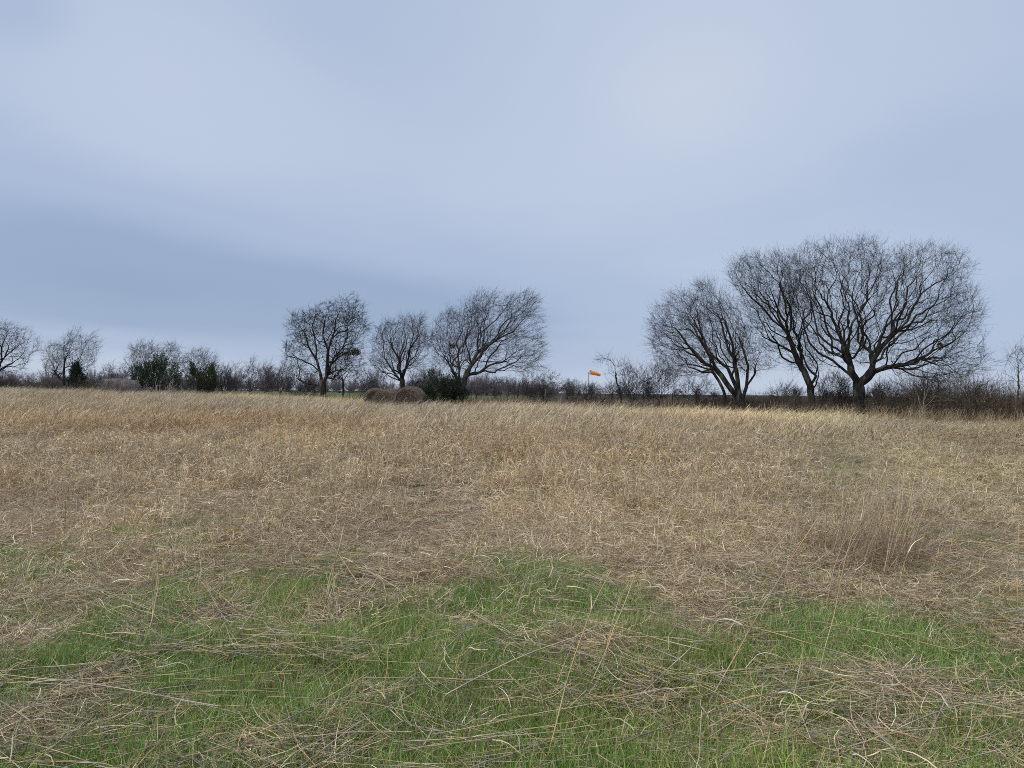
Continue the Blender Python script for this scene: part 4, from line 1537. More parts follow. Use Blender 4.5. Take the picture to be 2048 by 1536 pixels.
x_.inputs[0].default_value = 0.45
L_(p_.outputs[0], x_.inputs[1])
L_(t_.outputs[0], x_.inputs[2])
L_(x_.outputs[0], o_.inputs[0])
na, ns_ = 26, 22
V = []
for i in range(ns_):
    s_ = i / (ns_ - 1)
    c = o0 + ax * (s_ * 1.62) + np.array([0, 0, -0.10 * s_ * s_])
    r = (0.37 - 0.15 * s_) * (1 + 0.035 * math.sin(s_ * 26))
    for k in range(na):
        a = 2 * PI * k / na
        sag = 1 - 0.18 * max(0, math.sin(a)) * s_ * abs(math.sin(s_ * 9))
        V.append(c + r * (math.cos(a) * u1 + math.sin(a) * u2 * sag))
idx = np.arange(ns_ * na).reshape(ns_, na)
Q = np.stack([idx[:-1], np.roll(idx[:-1], -1, 1), np.roll(idx[1:], -1, 1), idx[1:]], -1).reshape(-1, 4)
link('sock', Bag().add(V, Q).mesh('sock', [m_sock]), ws)


# ------------------------------------------------------------------ grass
STRAW = [(0.66, 0.53, 0.335), (0.49, 0.37, 0.215), (0.79, 0.66, 0.44), (0.24, 0.175, 0.10), (0.60, 0.50, 0.365), (0.55, 0.40, 0.20), (0.35, 0.26, 0.15)]
PALE = [(0.72, 0.60, 0.375), (0.82, 0.70, 0.455), (0.60, 0.49, 0.30)]
GREENS = [(0.17, 0.30, 0.05), (0.24, 0.37, 0.085), (0.10, 0.20, 0.03), (0.30, 0.38, 0.12), (0.17, 0.31, 0.075), (0.13, 0.25, 0.04), (0.42, 0.37, 0.21), (0.21, 0.32, 0.11)]


def tuft(n, radius, ln, wd, lean, curl, cols, seg=4, mat=None, wob=0.2, yaw=0.8, z0=(0, 0), wind=None, tipw=0.15):
    a, r = rng.uniform(0, 2 * PI, n), radius * np.sqrt(rng.uniform(0, 1, n))
    base = np.stack([r * np.cos(a), r * np.sin(a), rng.uniform(z0[0], z0[1], n) if z0[1] > 0 else np.full(n, -0.02)], -1)
    L = rng.uniform(*ln, n)
    P = blade_paths(n, base, L, rng.uniform(*lean, n), rng.uniform(*curl, n), seg=seg, yawcurl=yaw, wob=wob)
    if wind is not None:
        k = np.linspace(0, 1, seg + 1) ** 1.6
        P = P + (L[:, None, None] * k[None, :, None]) * np.array(wind)
    P[..., 2] = np.where(P[..., 2] < 0.005, np.maximum(P[..., 2], -0.02) * 0.3 + 0.004, P[..., 2])
    W = rng.uniform(*wd, n)[:, None] * (1 - (1 - tipw) * np.linspace(0, 1, seg + 1) ** 1.8)[None]
    V, Q = ribbons(P, W)
    c = pick(cols, n, 0.16)
    return Bag().add(V, Q, col=np.repeat(c, (seg + 1) * 2, 0))


def merge(bags, name, mats):
    b = Bag()
    for x in bags:
        for V, K in zip(x.V, x.K):
            pass
        o = b.n
        b.V += x.V
        b.K += x.K
        b.Q += [q + o for q in x.Q]
        b.n += x.n
    return b.mesh(name, mats)


def field_pts(y0, y1, dens, spread=0.86, pad=2.2):
    """random ground points in the part of the field before the camera, dens(x, y) per square metre"""
    out = []
    ys = np.geomspace(y0, y1, max(3, int(math.log(y1 / y0) / 0.10)))
    for a, b in zip(ys[:-1], ys[1:]):
        w = spread * b + pad
        mx = dens.max_at(a, b) if hasattr(dens, 'max_at') else dens(None, (a + b) / 2)
        n = rng.poisson(max(mx, 0) * (b - a) * 2 * w)
        x, y = rng.uniform(-w, w, n), rng.uniform(a, b, n)
        out.append(np.stack([x, y], -1))
    return np.concatenate(out)


def thin(p, prob):
    return p[rng.uniform(size=len(p)) < prob]


# where the straw mats lie in the green foreground: photo px centre, radii in photo px
MATS = [(170, 1180, 200, 55), (60, 1290, 110, 50), (870, 1160, 120, 26), (1400, 1210, 110, 60), (330, 1150, 140, 40), (1000, 1060, 260, 45), (1110, 1095, 130, 35), (620, 1060, 140, 30),
        (1700, 1130, 190, 60), (1950, 1150, 160, 80), (1800, 1210, 170, 35), (1560, 1120, 110, 40), (1760, 1490, 140, 60), (180, 1360, 90, 40), (1530, 1490, 80, 40), (730, 1400, 60, 50),
        (110, 1490, 160, 40), (640, 1500, 140, 30), (1230, 1420, 130, 40), (1800, 1390, 130, 40), (1160, 1300, 130, 30), (1480, 1370, 60, 30), (1990, 1260, 90, 60), (460, 1250, 110, 22),
        (1280, 1180, 80, 40), (1320, 1010, 200, 40), (430, 1190, 90, 26), (700, 1210, 90, 14), (1950, 1420, 110, 30)]
_m = []
for (px, py, rx, ry) in MATS:
    c = gp(px, py)
    e, f_ = gp(px + rx, py), gp(px, max(py - ry, 850))
    _m.append((c[0], c[1], abs(e[0] - c[0]), min(max(abs(f_[1] - c[1]), 0.12), 2.5)))


def mats(x, y):
    v = np.zeros(len(x))
    for (cx, cy, rx, ry) in _m:
        d = ((x - cx) / rx) ** 2 + ((y - cy) / ry) ** 2
        v = np.maximum(v, np.exp(-d * d * 0.9))
    return v


def green(x, y):
    """how much green shows: all through the foreground, then only in thin places"""
    n = 0.75 * fbm(x * 1.0 + 3, y * 0.75 + 7, 21) + 0.25 * vnoise(x * 5.0, y * 4.0, 24)
    thr = 0.30 + 0.34 * sstep(4.3, 8.6, y + 0.35 * sstep(0.5, 4, x)) + 0.3 * sstep(8.6, 10.5, y)
    return sstep(thr - 0.07, thr + 0.11, n) * (1 - 0.80 * mats(x, y))


def tints(x, y):
    """broad colour drifts of the dry field: tawny, cream, greyish"""
    n = fbm(x * 0.11 + 40, y * 0.11 + 11, 61)
    n2 = fbm(x * 0.5 + 4, y * 0.5 + 1, 62)
    u = x / np.maximum(y, 1)
    t = y / fence_y(u)
    base = np.stack([0.97 + 0.0 * n, 0.96 + 0 * n, 0.96 + 0 * n], -1)
    tawny = np.array([0.92, 0.82, 0.72])
    cream = np.array([1.48, 1.45, 1.28])
    grey = np.array([0.80, 0.84, 0.82])
    w1 = sstep(0.5, 0.68, n)[:, None]
    out = base * (1 - w1) + tawny * w1
    # cream seed-grass in drifts near the fence, as in the photo
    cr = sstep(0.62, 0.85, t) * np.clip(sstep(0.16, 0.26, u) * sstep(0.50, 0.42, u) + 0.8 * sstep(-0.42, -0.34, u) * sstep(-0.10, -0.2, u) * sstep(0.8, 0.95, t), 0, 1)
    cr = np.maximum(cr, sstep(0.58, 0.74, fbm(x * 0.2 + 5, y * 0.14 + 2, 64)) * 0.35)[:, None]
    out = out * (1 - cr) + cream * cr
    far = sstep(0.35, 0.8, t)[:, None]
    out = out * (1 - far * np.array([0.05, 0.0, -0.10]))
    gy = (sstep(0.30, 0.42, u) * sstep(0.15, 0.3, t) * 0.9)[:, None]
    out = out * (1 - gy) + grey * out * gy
    return out * (0.78 + 0.46 * n2)[:, None]


def place(pts, sc_lo, sc_hi, zs=(0.85, 1.2), tilt=0.12):
    n = len(pts)
    s = rng.uniform(sc_lo, sc_hi, n)
    rot = np.stack([rng.normal(0, tilt, n), rng.normal(0, tilt, n), rng.uniform(0, 2 * PI, n)], -1)
    return rot, np.stack([s, s, s * rng.uniform(*zs, n)], -1)


def z3(p):
    return np.stack([p[:, 0], p[:, 1], ground(p[:, 0], p[:, 1])], -1)


# 1. short winter-green grass
GV = [tuft(80, 0.16, (0.06, 0.17), (0.0026, 0.0052), (0.05, 0.55), (0.1, 0.9), GREENS, seg=3).mesh('green_tuft', [M_GREEN]) for _ in range(9)]
p = field_pts(1.2, 11.5, lambda x, y: 120.0)
p = thin(p, green(p[:, 0], p[:, 1]))
q = field_pts(7, 34, lambda x, y: 5.0)
uq = q[:, 0] / q[:, 1]
q = thin(q, sstep(0.57, 0.70, fbm(q[:, 0] * 0.45, q[:, 1] * 0.3, 71)) * (0.35 + 0.65 * sstep(0.15, 0.4, uq)))
p = np.vstack([p, q])
rot, s = place(p, 0.75, 1.25, (0.7, 1.25))
gt = 0.74 + 0.8 * fbm(p[:, 0] * 1.7, p[:, 1] * 1.7, 81)
tint = np.stack([gt * (0.88 + 0.35 * fbm(p[:, 0] * 0.8, p[:, 1] * 0.8, 82)), gt, gt * 0.95], -1)
scatter('green_grass', GV, z3(p), rot, s, rng.integers(0, 9, len(p)), tint, 'short bright green winter grass showing through the straw', 'grass')



def flat(b):
    for V in b.V:
        V[:, 2] *= 0.55
    return b


# 2. matted dead leaves lying over the green and under the standing grass
TV = [flat(tuft(120, 0.22, (0.09, 0.30), (0.0022, 0.0048), (1.1, 1.65), (-0.4, 0.5), STRAW + [(0.30, 0.255, 0.19), (0.20, 0.16, 0.115)], seg=5, z0=(0.01, 0.09), wob=0.18, yaw=1.1, tipw=0.4)).mesh('thatch', [M_DRY]) for _ in range(9)]
p = field_pts(1.2, 22, lambda x, y: 44.0 if y < 10 else 14.0)
m_ = mats(p[:, 0], p[:, 1])
g_ = green(p[:, 0], p[:, 1])
p = thin(p, np.clip(0.20 + 0.25 * sstep(4.2, 6.5, p[:, 1]) * sstep(0.35, 0.6, fbm(p[:, 0] * 1.9 + 9, p[:, 1] * 1.9, 92)) + 0.80 * np.clip(1.35 * m_ - 0.15, 0, 1) + 0.8 * (1 - g_) * sstep(4.0, 8.0, p[:, 1]) + 0.12 * sstep(0.5, 0.7, fbm(p[:, 0] * 1.4, p[:, 1] * 1.4, 91)), 0, 1))
rot, s = place(p, 0.8, 1.3, (0.7, 1.5), 0.10)
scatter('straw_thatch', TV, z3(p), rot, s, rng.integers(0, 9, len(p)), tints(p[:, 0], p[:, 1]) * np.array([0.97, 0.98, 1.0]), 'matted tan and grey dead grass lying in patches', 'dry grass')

# 3. standing dry grass: curly leaves on thin stems, over the whole field
def standing(wk, n1, n2, n3, rk):
    a_ = tuft(n1, 0.22 * rk, (0.20, 0.50), (0.003 * wk, 0.0058 * wk), (0.1, 1.0), (0.9, 4.0), STRAW, seg=7, wob=0.36, yaw=2.6, wind=(0.06, 0, 0), tipw=0.4)
    b_ = tuft(n2, 0.20 * rk, (0.35, 0.60), (0.0022 * wk, 0.0034 * wk), (0.02, 0.35), (0.0, 0.6), STRAW + [(0.42, 0.27, 0.12)], seg=5, wob=0.10, wind=(0.16, 0, 0), tipw=0.6)
    c_ = tuft(n3, 0.24 * rk, (0.12, 0.3), (0.003 * wk, 0.006 * wk), (0.7, 1.6), (0.2, 2.4), STRAW, seg=5, wob=0.38, yaw=2.2, z0=(0.02, 0.26), tipw=0.45)
    return merge([a_, b_, c_], 'standing_tuft', [M_DRY])


SV = [standing(1.0, 48, 5, 40, 1.0) for _ in range(10)] + [standing(1.9, 52, 4, 48, 1.6) for _ in range(8)]
p = np.vstack([field_pts(4.6, 13, lambda x, y: 30.0), field_pts(13, 30, lambda x, y: 12.5)])
g_ = green(p[:, 0], p[:, 1])
p = thin(p, np.maximum(sstep(5.6, 8.6, p[:, 1]) * np.clip(1 - 1.25 * g_, 0, 1), 0.05 + 0.45 * sstep(0.6, 0.9, mats(p[:, 0], p[:, 1])) * sstep(4.5, 6, p[:, 1])) * (0.14 + 0.86 * sstep(0.40, 0.60, fbm(p[:, 0] * 1.2, p[:, 1] * 0.75, 95))) * sstep(30, 25, p[:, 1]))
uq = p[:, 0] / p[:, 1]
rot, s = place(p, 0.75, 1.25, (0.6, 1.15))
hn = 0.30 + 0.85 * fbm(p[:, 0] * 1.2, p[:, 1] * 0.75, 95) + 0.45 * fbm(p[:, 0] * 0.35, p[:, 1] * 0.3, 97)
shorter = (1 - 0.35 * sstep(0.2, 0.45, uq)) * hn
s[:, 2] *= shorter * (0.62 + 0.38 * sstep(6.0, 11.0, p[:, 1]))
ix = np.where(p[:, 1] < 12 + rng.uniform(-1.5, 1.5, len(p)), rng.integers(0, 10, len(p)), rng.integers(10, 18, len(p)))
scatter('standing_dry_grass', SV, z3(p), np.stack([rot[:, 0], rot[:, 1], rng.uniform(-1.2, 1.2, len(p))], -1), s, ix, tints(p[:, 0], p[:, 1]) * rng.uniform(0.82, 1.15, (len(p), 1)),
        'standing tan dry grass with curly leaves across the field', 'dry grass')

# farther out the same grass in wider tufts
FV = []
for k in range(8):
    a_ = tuft(96, 0.6, (0.22, 0.55), (0.010, 0.020), (0.1, 1.0), (0.6, 3.6), STRAW, seg=6, wob=0.36, yaw=2.4, wind=(0.08, 0, 0), tipw=0.4)
    b_ = tuft(9, 0.6, (0.35, 0.75), (0.005, 0.010), (0.02, 0.45), (0.0, 1.0), STRAW, seg=5, wob=0.08, wind=(0.34, 0, -0.03), tipw=0.5)
    FV.append(merge([a_, b_], 'far_tuft', [M_DRY]))
p = field_pts(22, 86, lambda x, y: 6.4, spread=0.80, pad=4)
tq = p[:, 1] / fence_y(p[:, 0] / p[:, 1])
p = thin(p, (0.45 + 0.55 * sstep(0.36, 0.56, fbm(p[:, 0] * 0.6, p[:, 1] * 0.35, 99))) * sstep(21, 27, p[:, 1]) * (tq < 1.02 + rng.uniform(-0.03, 0.03, len(p))))
uq = p[:, 0] / p[:, 1]
rot, s = place(p, 0.85, 1.3, (0.75, 1.15))
s[:, 2] *= 1 - 0.45 * sstep(0.42, 0.56, uq)
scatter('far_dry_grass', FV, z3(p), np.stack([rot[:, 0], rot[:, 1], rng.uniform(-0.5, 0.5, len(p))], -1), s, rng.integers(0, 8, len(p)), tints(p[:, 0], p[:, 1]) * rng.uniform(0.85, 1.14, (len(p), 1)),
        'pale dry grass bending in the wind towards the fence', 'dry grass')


HV = [merge([tuft(60, 0.45, (0.5, 1.0), (0.005, 0.010), (0.02, 0.4), (0.1, 1.2), PALE + STRAW, seg=6, wob=0.12, wind=(0.22, 0, 0), tipw=0.4)], 'hedge_grass', [M_DRY]) for _ in range(5)]
n = 420
pxs = np.concatenate([rng.uniform(-200, 2250, 230), rng.uniform(1650, 2200, 190)])
uu = (pxs - 1024) / F
yy = fence_y(uu) + rng.uniform(-2.4, 0.4, n) + rng.normal(0, 0.4, n)
xx = uu * yy
q = np.stack([xx, yy], -1)
s = rng.uniform(0.5, 1.15, n) ** 1.3
scatter('hedge_foot_grass', HV, z3(q), np.stack([np.zeros(n), np.zeros(n), rng.uniform(-0.6, 0.6, n)], -1), np.stack([s, s, s], -1), rng.integers(0, 5, n), np.tile([0.82, 0.8, 0.76], (n, 1)) * rng.uniform(0.6, 1.1, (n, 1)),
        'tall dead grass growing up into the foot of the hedge', 'dry grass')


# 4. straw stalks: long stems lying about the foreground, and taller ones still standing
def stalks(paths, radii, cols, name, label, cat='dry stalks'):
    n, k, _ = paths.shape
    bag = Bag()
    # a stem is a little thicker and darker at its joints
    jt = (np.arange(k)[None] + rng.integers(0, 3, (n, 1))) % 3 == 0
    V, Q = tubes(paths, radii * np.where(jt, 1.18, 1.0), 4)
    bag.add(V, Q, col=np.repeat((cols * np.where(jt, 0.62, 1.0)[..., None]).reshape(-1, 3), 4, 0))
    # withered leaf blades hanging from the joints
    i, q = np.nonzero(jt & (rng.uniform(size=(n, k)) < 0.55) & (np.arange(k)[None] > 0) & (np.arange(k)[None] < k - 1))
    m = len(i)
    dv = norm(paths[i, q + 1] - paths[i, q - 1])
    hd = np.arctan2(dv[:, 1], dv[:, 0]) + rng.normal(0, 0.5, m)
    up = np.arccos(np.clip(dv[:, 2], -1, 1))
    L = rng.uniform(0.10, 0.30, m)
    P = blade_paths(m, paths[i, q], L, np.clip(up + rng.normal(0, 0.3, m), 0.1, 2.2), rng.uniform(0.2, 1.6, m), seg=5, yawcurl=0.9, heading=hd, wob=0.2)
    P[..., 2] = np.maximum(P[..., 2], ground(P[..., 0], P[..., 1]) + 0.008)
    V, Q = ribbons(P, rng.uniform(0.003, 0.0068, m)[:, None] * (1 - 0.75 * np.linspace(0, 1, 6) ** 1.6)[None])
    bag.add(V, Q, col=np.repeat(pick(STRAW + [(0.42, 0.37, 0.29)], m), 12, 0))
    o = link(name, bag.mesh(name, [M_STALK]))
    return tag(o, label, cat, kind='stuff')


GOLD, GREY, TAN, BRN = (0.57, 0.42, 0.20), (0.36, 0.325, 0.275), (0.56, 0.47, 0.33), (0.27, 0.20, 0.13)


def stalk_cols(n, k):
    """a stem is golden below a joint and grey or tan in the sheath above it"""
    a = np.array([GOLD, GOLD, TAN, (0.52, 0.38, 0.19)])[rng.integers(0, 4, n)]
    b = np.array([GREY, TAN, GREY, (0.36, 0.31, 0.25), (0.50, 0.44, 0.34)])[rng.integers(0, 5, n)]
    f = (np.arange(k)[None] + rng.integers(0, 3, (n, 1))) // 2 % 2
    c = a[:, None] * (1 - f[..., None]) + b[:, None] * f[..., None]
    return np.clip(c * (1 + rng.normal(0, 0.12, (n, 1, 1))) * (1 + rng.normal(0, 0.08, (n, k, 1))), 0.03, 0.9)


K = 9
P_all, R_all = [], []


def lying(x, y, head, L, elev, kink=None, z=0.05, r=0.0030):
    n = len(x)
    P = np.zeros((n, K, 3))
    P[:, 0] = np.stack([x, y, ground(x, y) + z], -1)
    e, h = elev.copy(), head.copy()
    for k in range(1, K):
        d = np.stack([np.cos(e) * np.cos(h), np.cos(e) * np.sin(h), np.sin(e)], -1)
        P[:, k] = P[:, k - 1] + d * (L / (K - 1))[:, None]
        h = h + rng.normal(0, 0.022, n) + np.where(rng.uniform(size=n) < 0.16, rng.normal(0, 0.22, n), 0)
        e = e + rng.normal(0, 0.03, n) - 0.01
        if kink is not None:
            b = kink == k
            h = np.where(b, h + rng.normal(0, 0.8, n), h)
            e = np.where(b, -e * rng.uniform(0.5, 1.1, n) - 0.05, e)
    gz = ground(P[..., 0], P[..., 1]) + 0.012
    P[..., 2] = np.maximum(P[..., 2], gz)
    P_all.append(P)
    R_all.append(np.linspace(1, 0.55, K)[None] * (rng.uniform(0.75, 1.3, n) * r)[:, None])


# singles
n = 650
y = 2.2 + 9.5 * rng.uniform(0, 1, n) ** 1.15
x = rng.uniform(-1, 1, n) * (0.8 * y + 1.2)
kk = np.where(rng.uniform(size=n) < 0.12, rng.integers(2, 6, n), -1)
lying(x, y, rng.choice([0.0, PI], n) + rng.normal(0.25, 0.75, n), rng.uniform(0.3, 1.15, n), np.abs(rng.normal(0.05, 0.20, n)), kk, rng.uniform(0.02, 0.13, n))
# bundles: stems that fell together
for _ in range(80):
    yb = 2.6 + 7.0 * rng.uniform() ** 1.1
    xb = rng.uniform(-1, 1) * (0.75 * yb + 0.5)
    m = int(rng.integers(5, 16))
    hb = rng.choice([0.0, PI]) + rng.normal(0.2, 0.55)
    o_ = rng.normal(0, 0.07, (m, 2))
    lying(xb + o_[:, 0] * 2, yb + o_[:, 1], np.full(m, hb) + rng.normal(0, 0.12, m), rng.uniform(0.4, 1.1, m), rng.normal(0.06, 0.05, m), None, rng.uniform(0.03, 0.14, m), 0.0018)


def chain_px(pts, lift=0.03, r=0.003, copies=1, jitter=0.02, rise=None):
    """a stem through photo points: the first is on the ground, the rest lie `lift` above it, or rise (metres of lean away) when standing"""
    for c in range(copies):
        W = [gp(*pts[0])]
        for i, q in enumerate(pts[1:]):
            if rise is None:
                g0 = gp(*q)
                W.append(g0 + np.array([0, 0, 0]) if lift == 0 else at(q[0], q[1], g0[1] - lift * g0[1] / CAM_Z) )
            else:
                W.append(at(q[0], q[1], W[0][1] + rise * (i + 1) / (len(pts) - 1)))
        W = np.array(W) + rng.normal(0, jitter if c else 0.0, (len(W), 3)) * np.array([1, 1, 0.4])
        s_ = np.concatenate([[0], np.cumsum(np.linalg.norm(np.diff(W, axis=0), axis=1))])
        tt = np.linspace(0, s_[-1], K)
        P = np.stack([np.interp(tt, s_, W[:, j]) for j in range(3)], -1)
        P = P + rng.normal(0, 0.004, P.shape)
        P[..., 2] = np.maximum(P[..., 2], ground(P[..., 0], P[..., 1]) + 0.01)
        P_all.append(P[None])
        R_all.append((np.linspace(1, 0.6, K) * r * 1.15)[None])


N_LOOSE = sum(len(q) for q in P_all)
for pts, kw in (
        ([(919, 1293), (1015, 1420), (1090, 1513)], dict(r=0.0036, lift=0.08)),
        ([(1000, 1362), (1075, 1395), (1144, 1425), (1200, 1465)], dict(r=0.0034, lift=0.10)),
        ([(891, 1449), (975, 1350), (1052, 1237)], dict(r=0.0026, lift=0.08)),
        ([(898, 1204), (955, 1232), (1021, 1267)], dict(r=0.0040, lift=0.10, copies=2)),
        ([(1093, 1530), (1140, 1340), (1180, 1230), (1223, 1144)], dict(r=0.0030, rise=0.5)),
        ([(1175, 1392), (1225, 1265), (1278, 1131)], dict(r=0.0034, rise=0.5)),
        ([(1401, 1441), (1466, 1318), (1525, 1215), (1585, 1112), (1640, 1030)], dict(r=0.0034, rise=1.2)),
        ([(1619, 1427), (1660, 1260), (1694, 1100), (1735, 1010)], dict(r=0.0030, rise=1.6)),
        ([(1640, 1230), (1690, 1110), (1750, 1000), (1810, 903)], dict(r=0.0032, rise=1.2, copies=2, jitter=0.03)),
        ([(1477, 1176), (1560, 1085), (1640, 1000), (1690, 965)], dict(r=0.0035, rise=1.2)),
        ([(1629, 1540), (1687, 1499), (1790, 1465), (1912, 1454)], dict(r=0.0040, lift=0.10)),
        ([(1444, 1502), (1520, 1512), (1609, 1526)], dict(r=0.0030, lift=0.06)),
        ([(1444, 1502), (1452, 1540)], dict(r=0.003, lift=0.02)),
        ([(1486, 1420), (1590, 1375), (1691, 1325)], dict(r=0.0030, lift=0.08, copies=4, jitter=0.03)),
        ([(1503, 1421), (1620, 1408), (1800, 1418), (2040, 1432)], dict(r=0.0026, lift=0.05, copies=2, jitter=0.03)),
        ([(145, 1413), (250, 1385), (362, 1363), (430, 1325), (496, 1291)], dict(r=0.0032, lift=0.06, copies=7, jitter=0.018)),
        ([(683, 1336), (620, 1330), (567, 1326)], dict(r=0.0032, lift=0.14)),
        ([(567, 1326), (570, 1375), (578, 1442), (600, 1500), (634, 1532)], dict(r=0.0032, lift=0.10)),
        ([(642, 1247), (660, 1170), (677, 1100), (700, 1010)], dict(r=0.0042, rise=0.3, copies=2, jitter=0.012)),
        ([(297, 1281), (308, 1200), (318, 1127)], dict(r=0.0036, rise=0.3, copies=2, jitter=0.012)),
        ([(51, 1155), (85, 1195), (113, 1226)], dict(r=0.003, lift=0.12)),
        ([(379, 1138), (430, 1180), (470, 1215)], dict(r=0.003, lift=0.10)),
        ([(444, 1308), (510, 1220), (564, 1141)], dict(r=0.0032, rise=0.6)),
        ([(530, 1280), (580, 1190), (640, 1085)], dict(r=0.0030, rise=0.6)),
        ([(47, 1175), (58, 1080), (70, 985)], dict(r=0.0040, rise=0.2, copies=2, jitter=0.014)),
        ([(758, 1430), (775, 1330), (800, 1180)], dict(r=0.0028, rise=0.3)),
        ([(910, 1432), (912, 1360), (918, 1300)], dict(r=0.003, rise=0.1)),
        ([(60, 1490), (230, 1482), (300, 1500)], dict(r=0.0028, lift=0.05)),
        ([(340, 1525), (520, 1490), (700, 1475), (840, 1490)], dict(r=0.0028, lift=0.04, copies=5, jitter=0.035)),
        ([(1000, 1440), (1150, 1395), (1300, 1390), (1400, 1395)], dict(r=0.0026, lift=0.06, copies=4, jitter=0.03)),
        ([(1400, 1300), (1560, 1325), (1700, 1345), (1850, 1350)], dict(r=0.0026, lift=0.06, copies=4, jitter=0.03)),
        ([(780, 1165), (860, 1150), (950, 1142)], dict(r=0.0026, lift=0.04, copies=14, jitter=0.06)),
        ([(775, 1185), (880, 1172), (990, 1180)], dict(r=0.0026, lift=0.05, copies=12, jitter=0.06)),
        ([(700, 1140), (820, 1182), (930, 1178)], dict(r=0.0022, lift=0.05, copies=5, jitter=0.05)),
        ([(1550, 1060), (1600, 960), (1636, 880)], dict(r=0.0030, rise=0.8)),
        ([(1540, 1045), (1556, 985), (1572, 930)], dict(r=0.0030, rise=0.3)),
        ([(1870, 1070), (1905, 990), (1955, 930)], dict(r=0.0032, rise=0.8)),
        ([(1075, 1010), (1090, 930), (1100, 865)], dict(r=0.0038, rise=0.3, copies=2, jitter=0.02)),
        ([(1100, 1030), (1118, 930), (1140, 850)], dict(r=0.0038, rise=0.3, copies=2, jitter=0.02)),
        ([(1245, 1090), (1248, 1010), (1252, 960)], dict(r=0.0045, rise=0.1, copies=3, jitter=0.012)),
        ([(230, 1010), (222, 930), (240, 850)], dict(r=0.0036, rise=0.2))):
    chain_px(pts, **kw)
P = np.concatenate(P_all)
cl = stalk_cols(len(P), K)
cl[N_LOOSE:] *= np.array([[[1.0, 0.93, 0.80]]])
stalks(P, np.concatenate(R_all), cl, 'fallen_straw_stalks', 'long straw coloured stalks fallen across and leaning over the green grass')

# standing stalks scattered over the field, most of them leaning with the wind
n = 620
y = 5.2 * (52 / 5.2) ** (rng.uniform(0, 1, n) ** 1.05)
x = rng.uniform(-1, 1, n) * (0.8 * y + 1.5)
ok = y < fence_y(x / y) * 0.97
x, y = x[ok], y[ok]
n = len(x)
L = rng.uniform(0.55, 1.05, n)
P = blade_paths(n, np.stack([x, y, ground(x, y) - 0.02], -1), L, np.abs(rng.normal(0.2, 0.14, n)), rng.uniform(0, 0.35, n), seg=K - 1, yawcurl=0.2, heading=rng.normal(0.1, 0.8, n), wob=0.03)
stalks(P, np.linspace(1, 0.5, K)[None] * (rng.uniform(0.0017, 0.0028, n) * (1 + y / 30))[:, None], stalk_cols(n, K), 'standing_straw_stalks', 'thin straw stalks standing above the dry grass, leaning with the wind')


# ------------------------------------------------------------------ single plants that stand out of the grass
def clump(label, px, py, wid, hgt, n, cols, lean=(0.02, 0.8), curl=(0.2, 1.6), stems=20, stemlen=(0.8, 1.3), wind=(0.2, 0, 0), name='grass_clump'):
    c = gp(px, py)
    root = thing(name, label, 'grass clump', c)
    lf = tuft(n, wid / 2, (hgt * 0.5, hgt * 1.35), (0.0028, 0.0056), lean, curl, cols, seg=7, wob=0.22, yaw=1.4, wind=wind, tipw=0.3)
    link('leaves', lf.mesh('leaves', [M_DRY1]), root)
    if stems:
        a = rng.uniform(0, 2 * PI, stems)
        r = wid * 0.4 * np.sqrt(rng.uniform(0, 1, stems))
        P = blade_paths(stems, np.stack([r * np.cos(a), r * np.sin(a), np.full(stems, -0.02)], -1), rng.uniform(*stemlen, stems), np.abs(rng.normal(0.32, 0.18, stems)),
                        rng.uniform(0, 0.3, stems), seg=K - 1, yawcurl=0.2, heading=rng.normal(0.25, 0.6, stems), wob=0.03)
        V, Q = tubes(P, np.linspace(1, 0.5, K)[None] * rng.uniform(0.0026, 0.0042, (stems, 1)), 4)
        link('stems', Bag().add(V, Q, col=np.repeat(stalk_cols(stems, K).reshape(-1, 3), 4, 0)).mesh('stems', [M_STALK]), root)
    return root


BROWN = [(0.30, 0.225, 0.145), (0.24, 0.175, 0.11), (0.38, 0.30, 0.20), (0.34, 0.23, 0.12)]
DKBROWN = [(0.23, 0.17, 0.105), (0.18, 0.13, 0.08), (0.30, 0.235, 0.15), (0.27, 0.18, 0.095)]
clump('big brown grass clump with long stalks leaning sideways, tallest tangle in the field', 1725, 1128, 1.05, 0.58, 820, BROWN + DKBROWN[2:], stems=46, stemlen=(0.7, 1.45))
clump('mounded tan grass clump at the edge of the green, with drooping leaves', 1120, 1108, 0.75, 0.26, 620, STRAW[:3] + [(0.34, 0.25, 0.18)], lean=(0.3, 1.2), stems=8, stemlen=(0.4, 0.7))
clump('pale combed grass clump at the frame edge, drooping over green grass', 25, 1310, 0.60, 0.22, 520, PALE, lean=(0.4, 1.2), stems=5, stemlen=(0.4, 0.7), wind=(0.3, 0, 0))
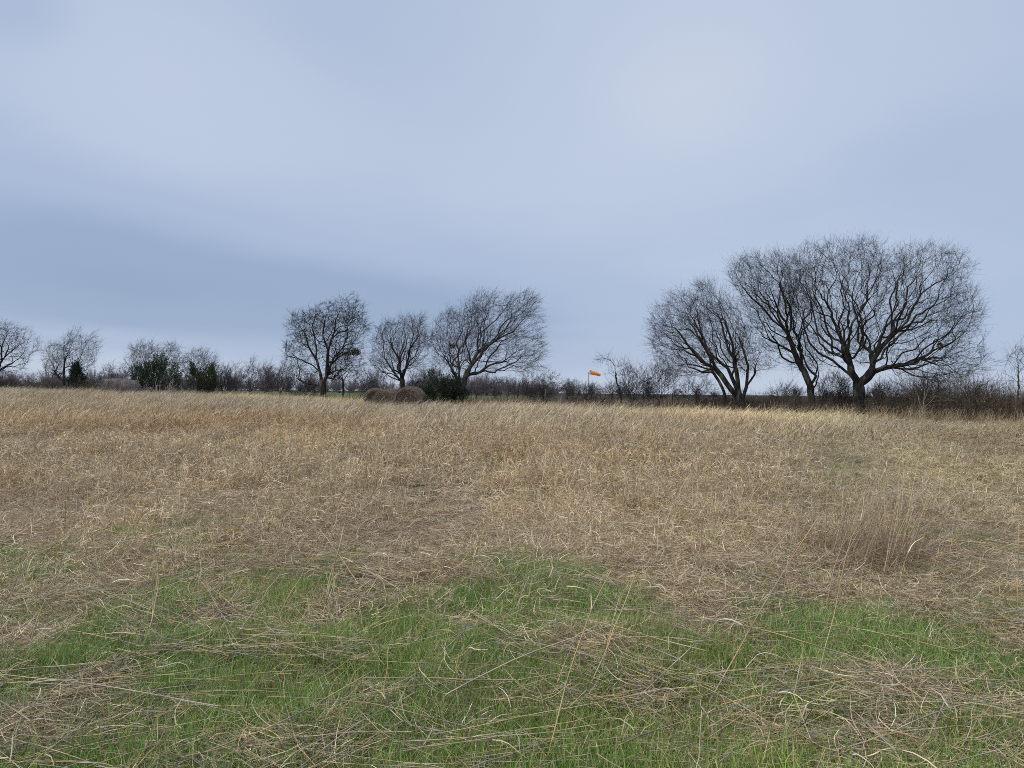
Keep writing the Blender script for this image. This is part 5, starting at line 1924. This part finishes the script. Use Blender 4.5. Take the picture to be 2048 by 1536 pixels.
clump('dark upright grass clump in the middle distance with stalks above it', 1090, 985, 1.1, 0.45, 420, STRAW + BROWN, stems=26, stemlen=(0.7, 1.2))
clump('broad tan grass clump among green patches, between the brown clump and the mounded one', 1385, 1085, 0.8, 0.28, 420, STRAW, lean=(0.2, 1.1), stems=9, stemlen=(0.4, 0.8))
RUST = [(0.50, 0.25, 0.12), (0.40, 0.19, 0.09), (0.58, 0.33, 0.17), (0.30, 0.15, 0.08)]
clump('small heap of rust red dead leaves lying at the edge of the green', 468, 1108, 0.62, 0.24, 620, RUST, lean=(0.6, 1.45), curl=(0.2, 1.2), stems=0, name='dead_leaf_heap')
clump('small reddish grass tuft in the tan field', 515, 905, 0.8, 0.42, 220, RUST[2:3] + BROWN[2:], stems=3, stemlen=(0.5, 0.7))

c = gp(1836, 905)
Yc = c[1]
wd = thing('dead_weed', 'tall pale dead weed stalk with a few thin branches in front of the briars', 'weed', c)
main = np.array([c, at(1842, 850, Yc), at(1846, 815, Yc), at(1850, 778, Yc)])
brs = [[at(1844, 832, Yc), at(1852, 812, Yc - 0.1), at(1864, 800, Yc - 0.2), at(1872, 790, Yc - 0.2)], [at(1845, 820, Yc), at(1838, 802, Yc), at(1836, 790, Yc + 0.1), at(1832, 780, Yc + 0.1)],
       [at(1840, 862, Yc), at(1832, 880, Yc + 0.1), at(1822, 850, Yc + 0.2), at(1808, 830, Yc + 0.2)], [at(1848, 800, Yc), at(1853, 790, Yc), at(1855, 782, Yc), at(1858, 774, Yc)]]
PA = np.array([main] + [np.array(b) for b in brs]) - c
RA = np.array([[0.009, 0.008, 0.006, 0.004]] + [[0.005, 0.0045, 0.004, 0.003]] * 4)
V, Q = tubes(PA[:1], RA[:1], 5)
link('stem', Bag().add(V, Q, col=(0.40, 0.35, 0.28)).mesh('stem', [M_STALK]), wd)
V, Q = tubes(PA[1:], RA[1:], 4)
link('twigs', Bag().add(V, Q, col=(0.36, 0.31, 0.25)).mesh('twigs', [M_STALK]), wd)
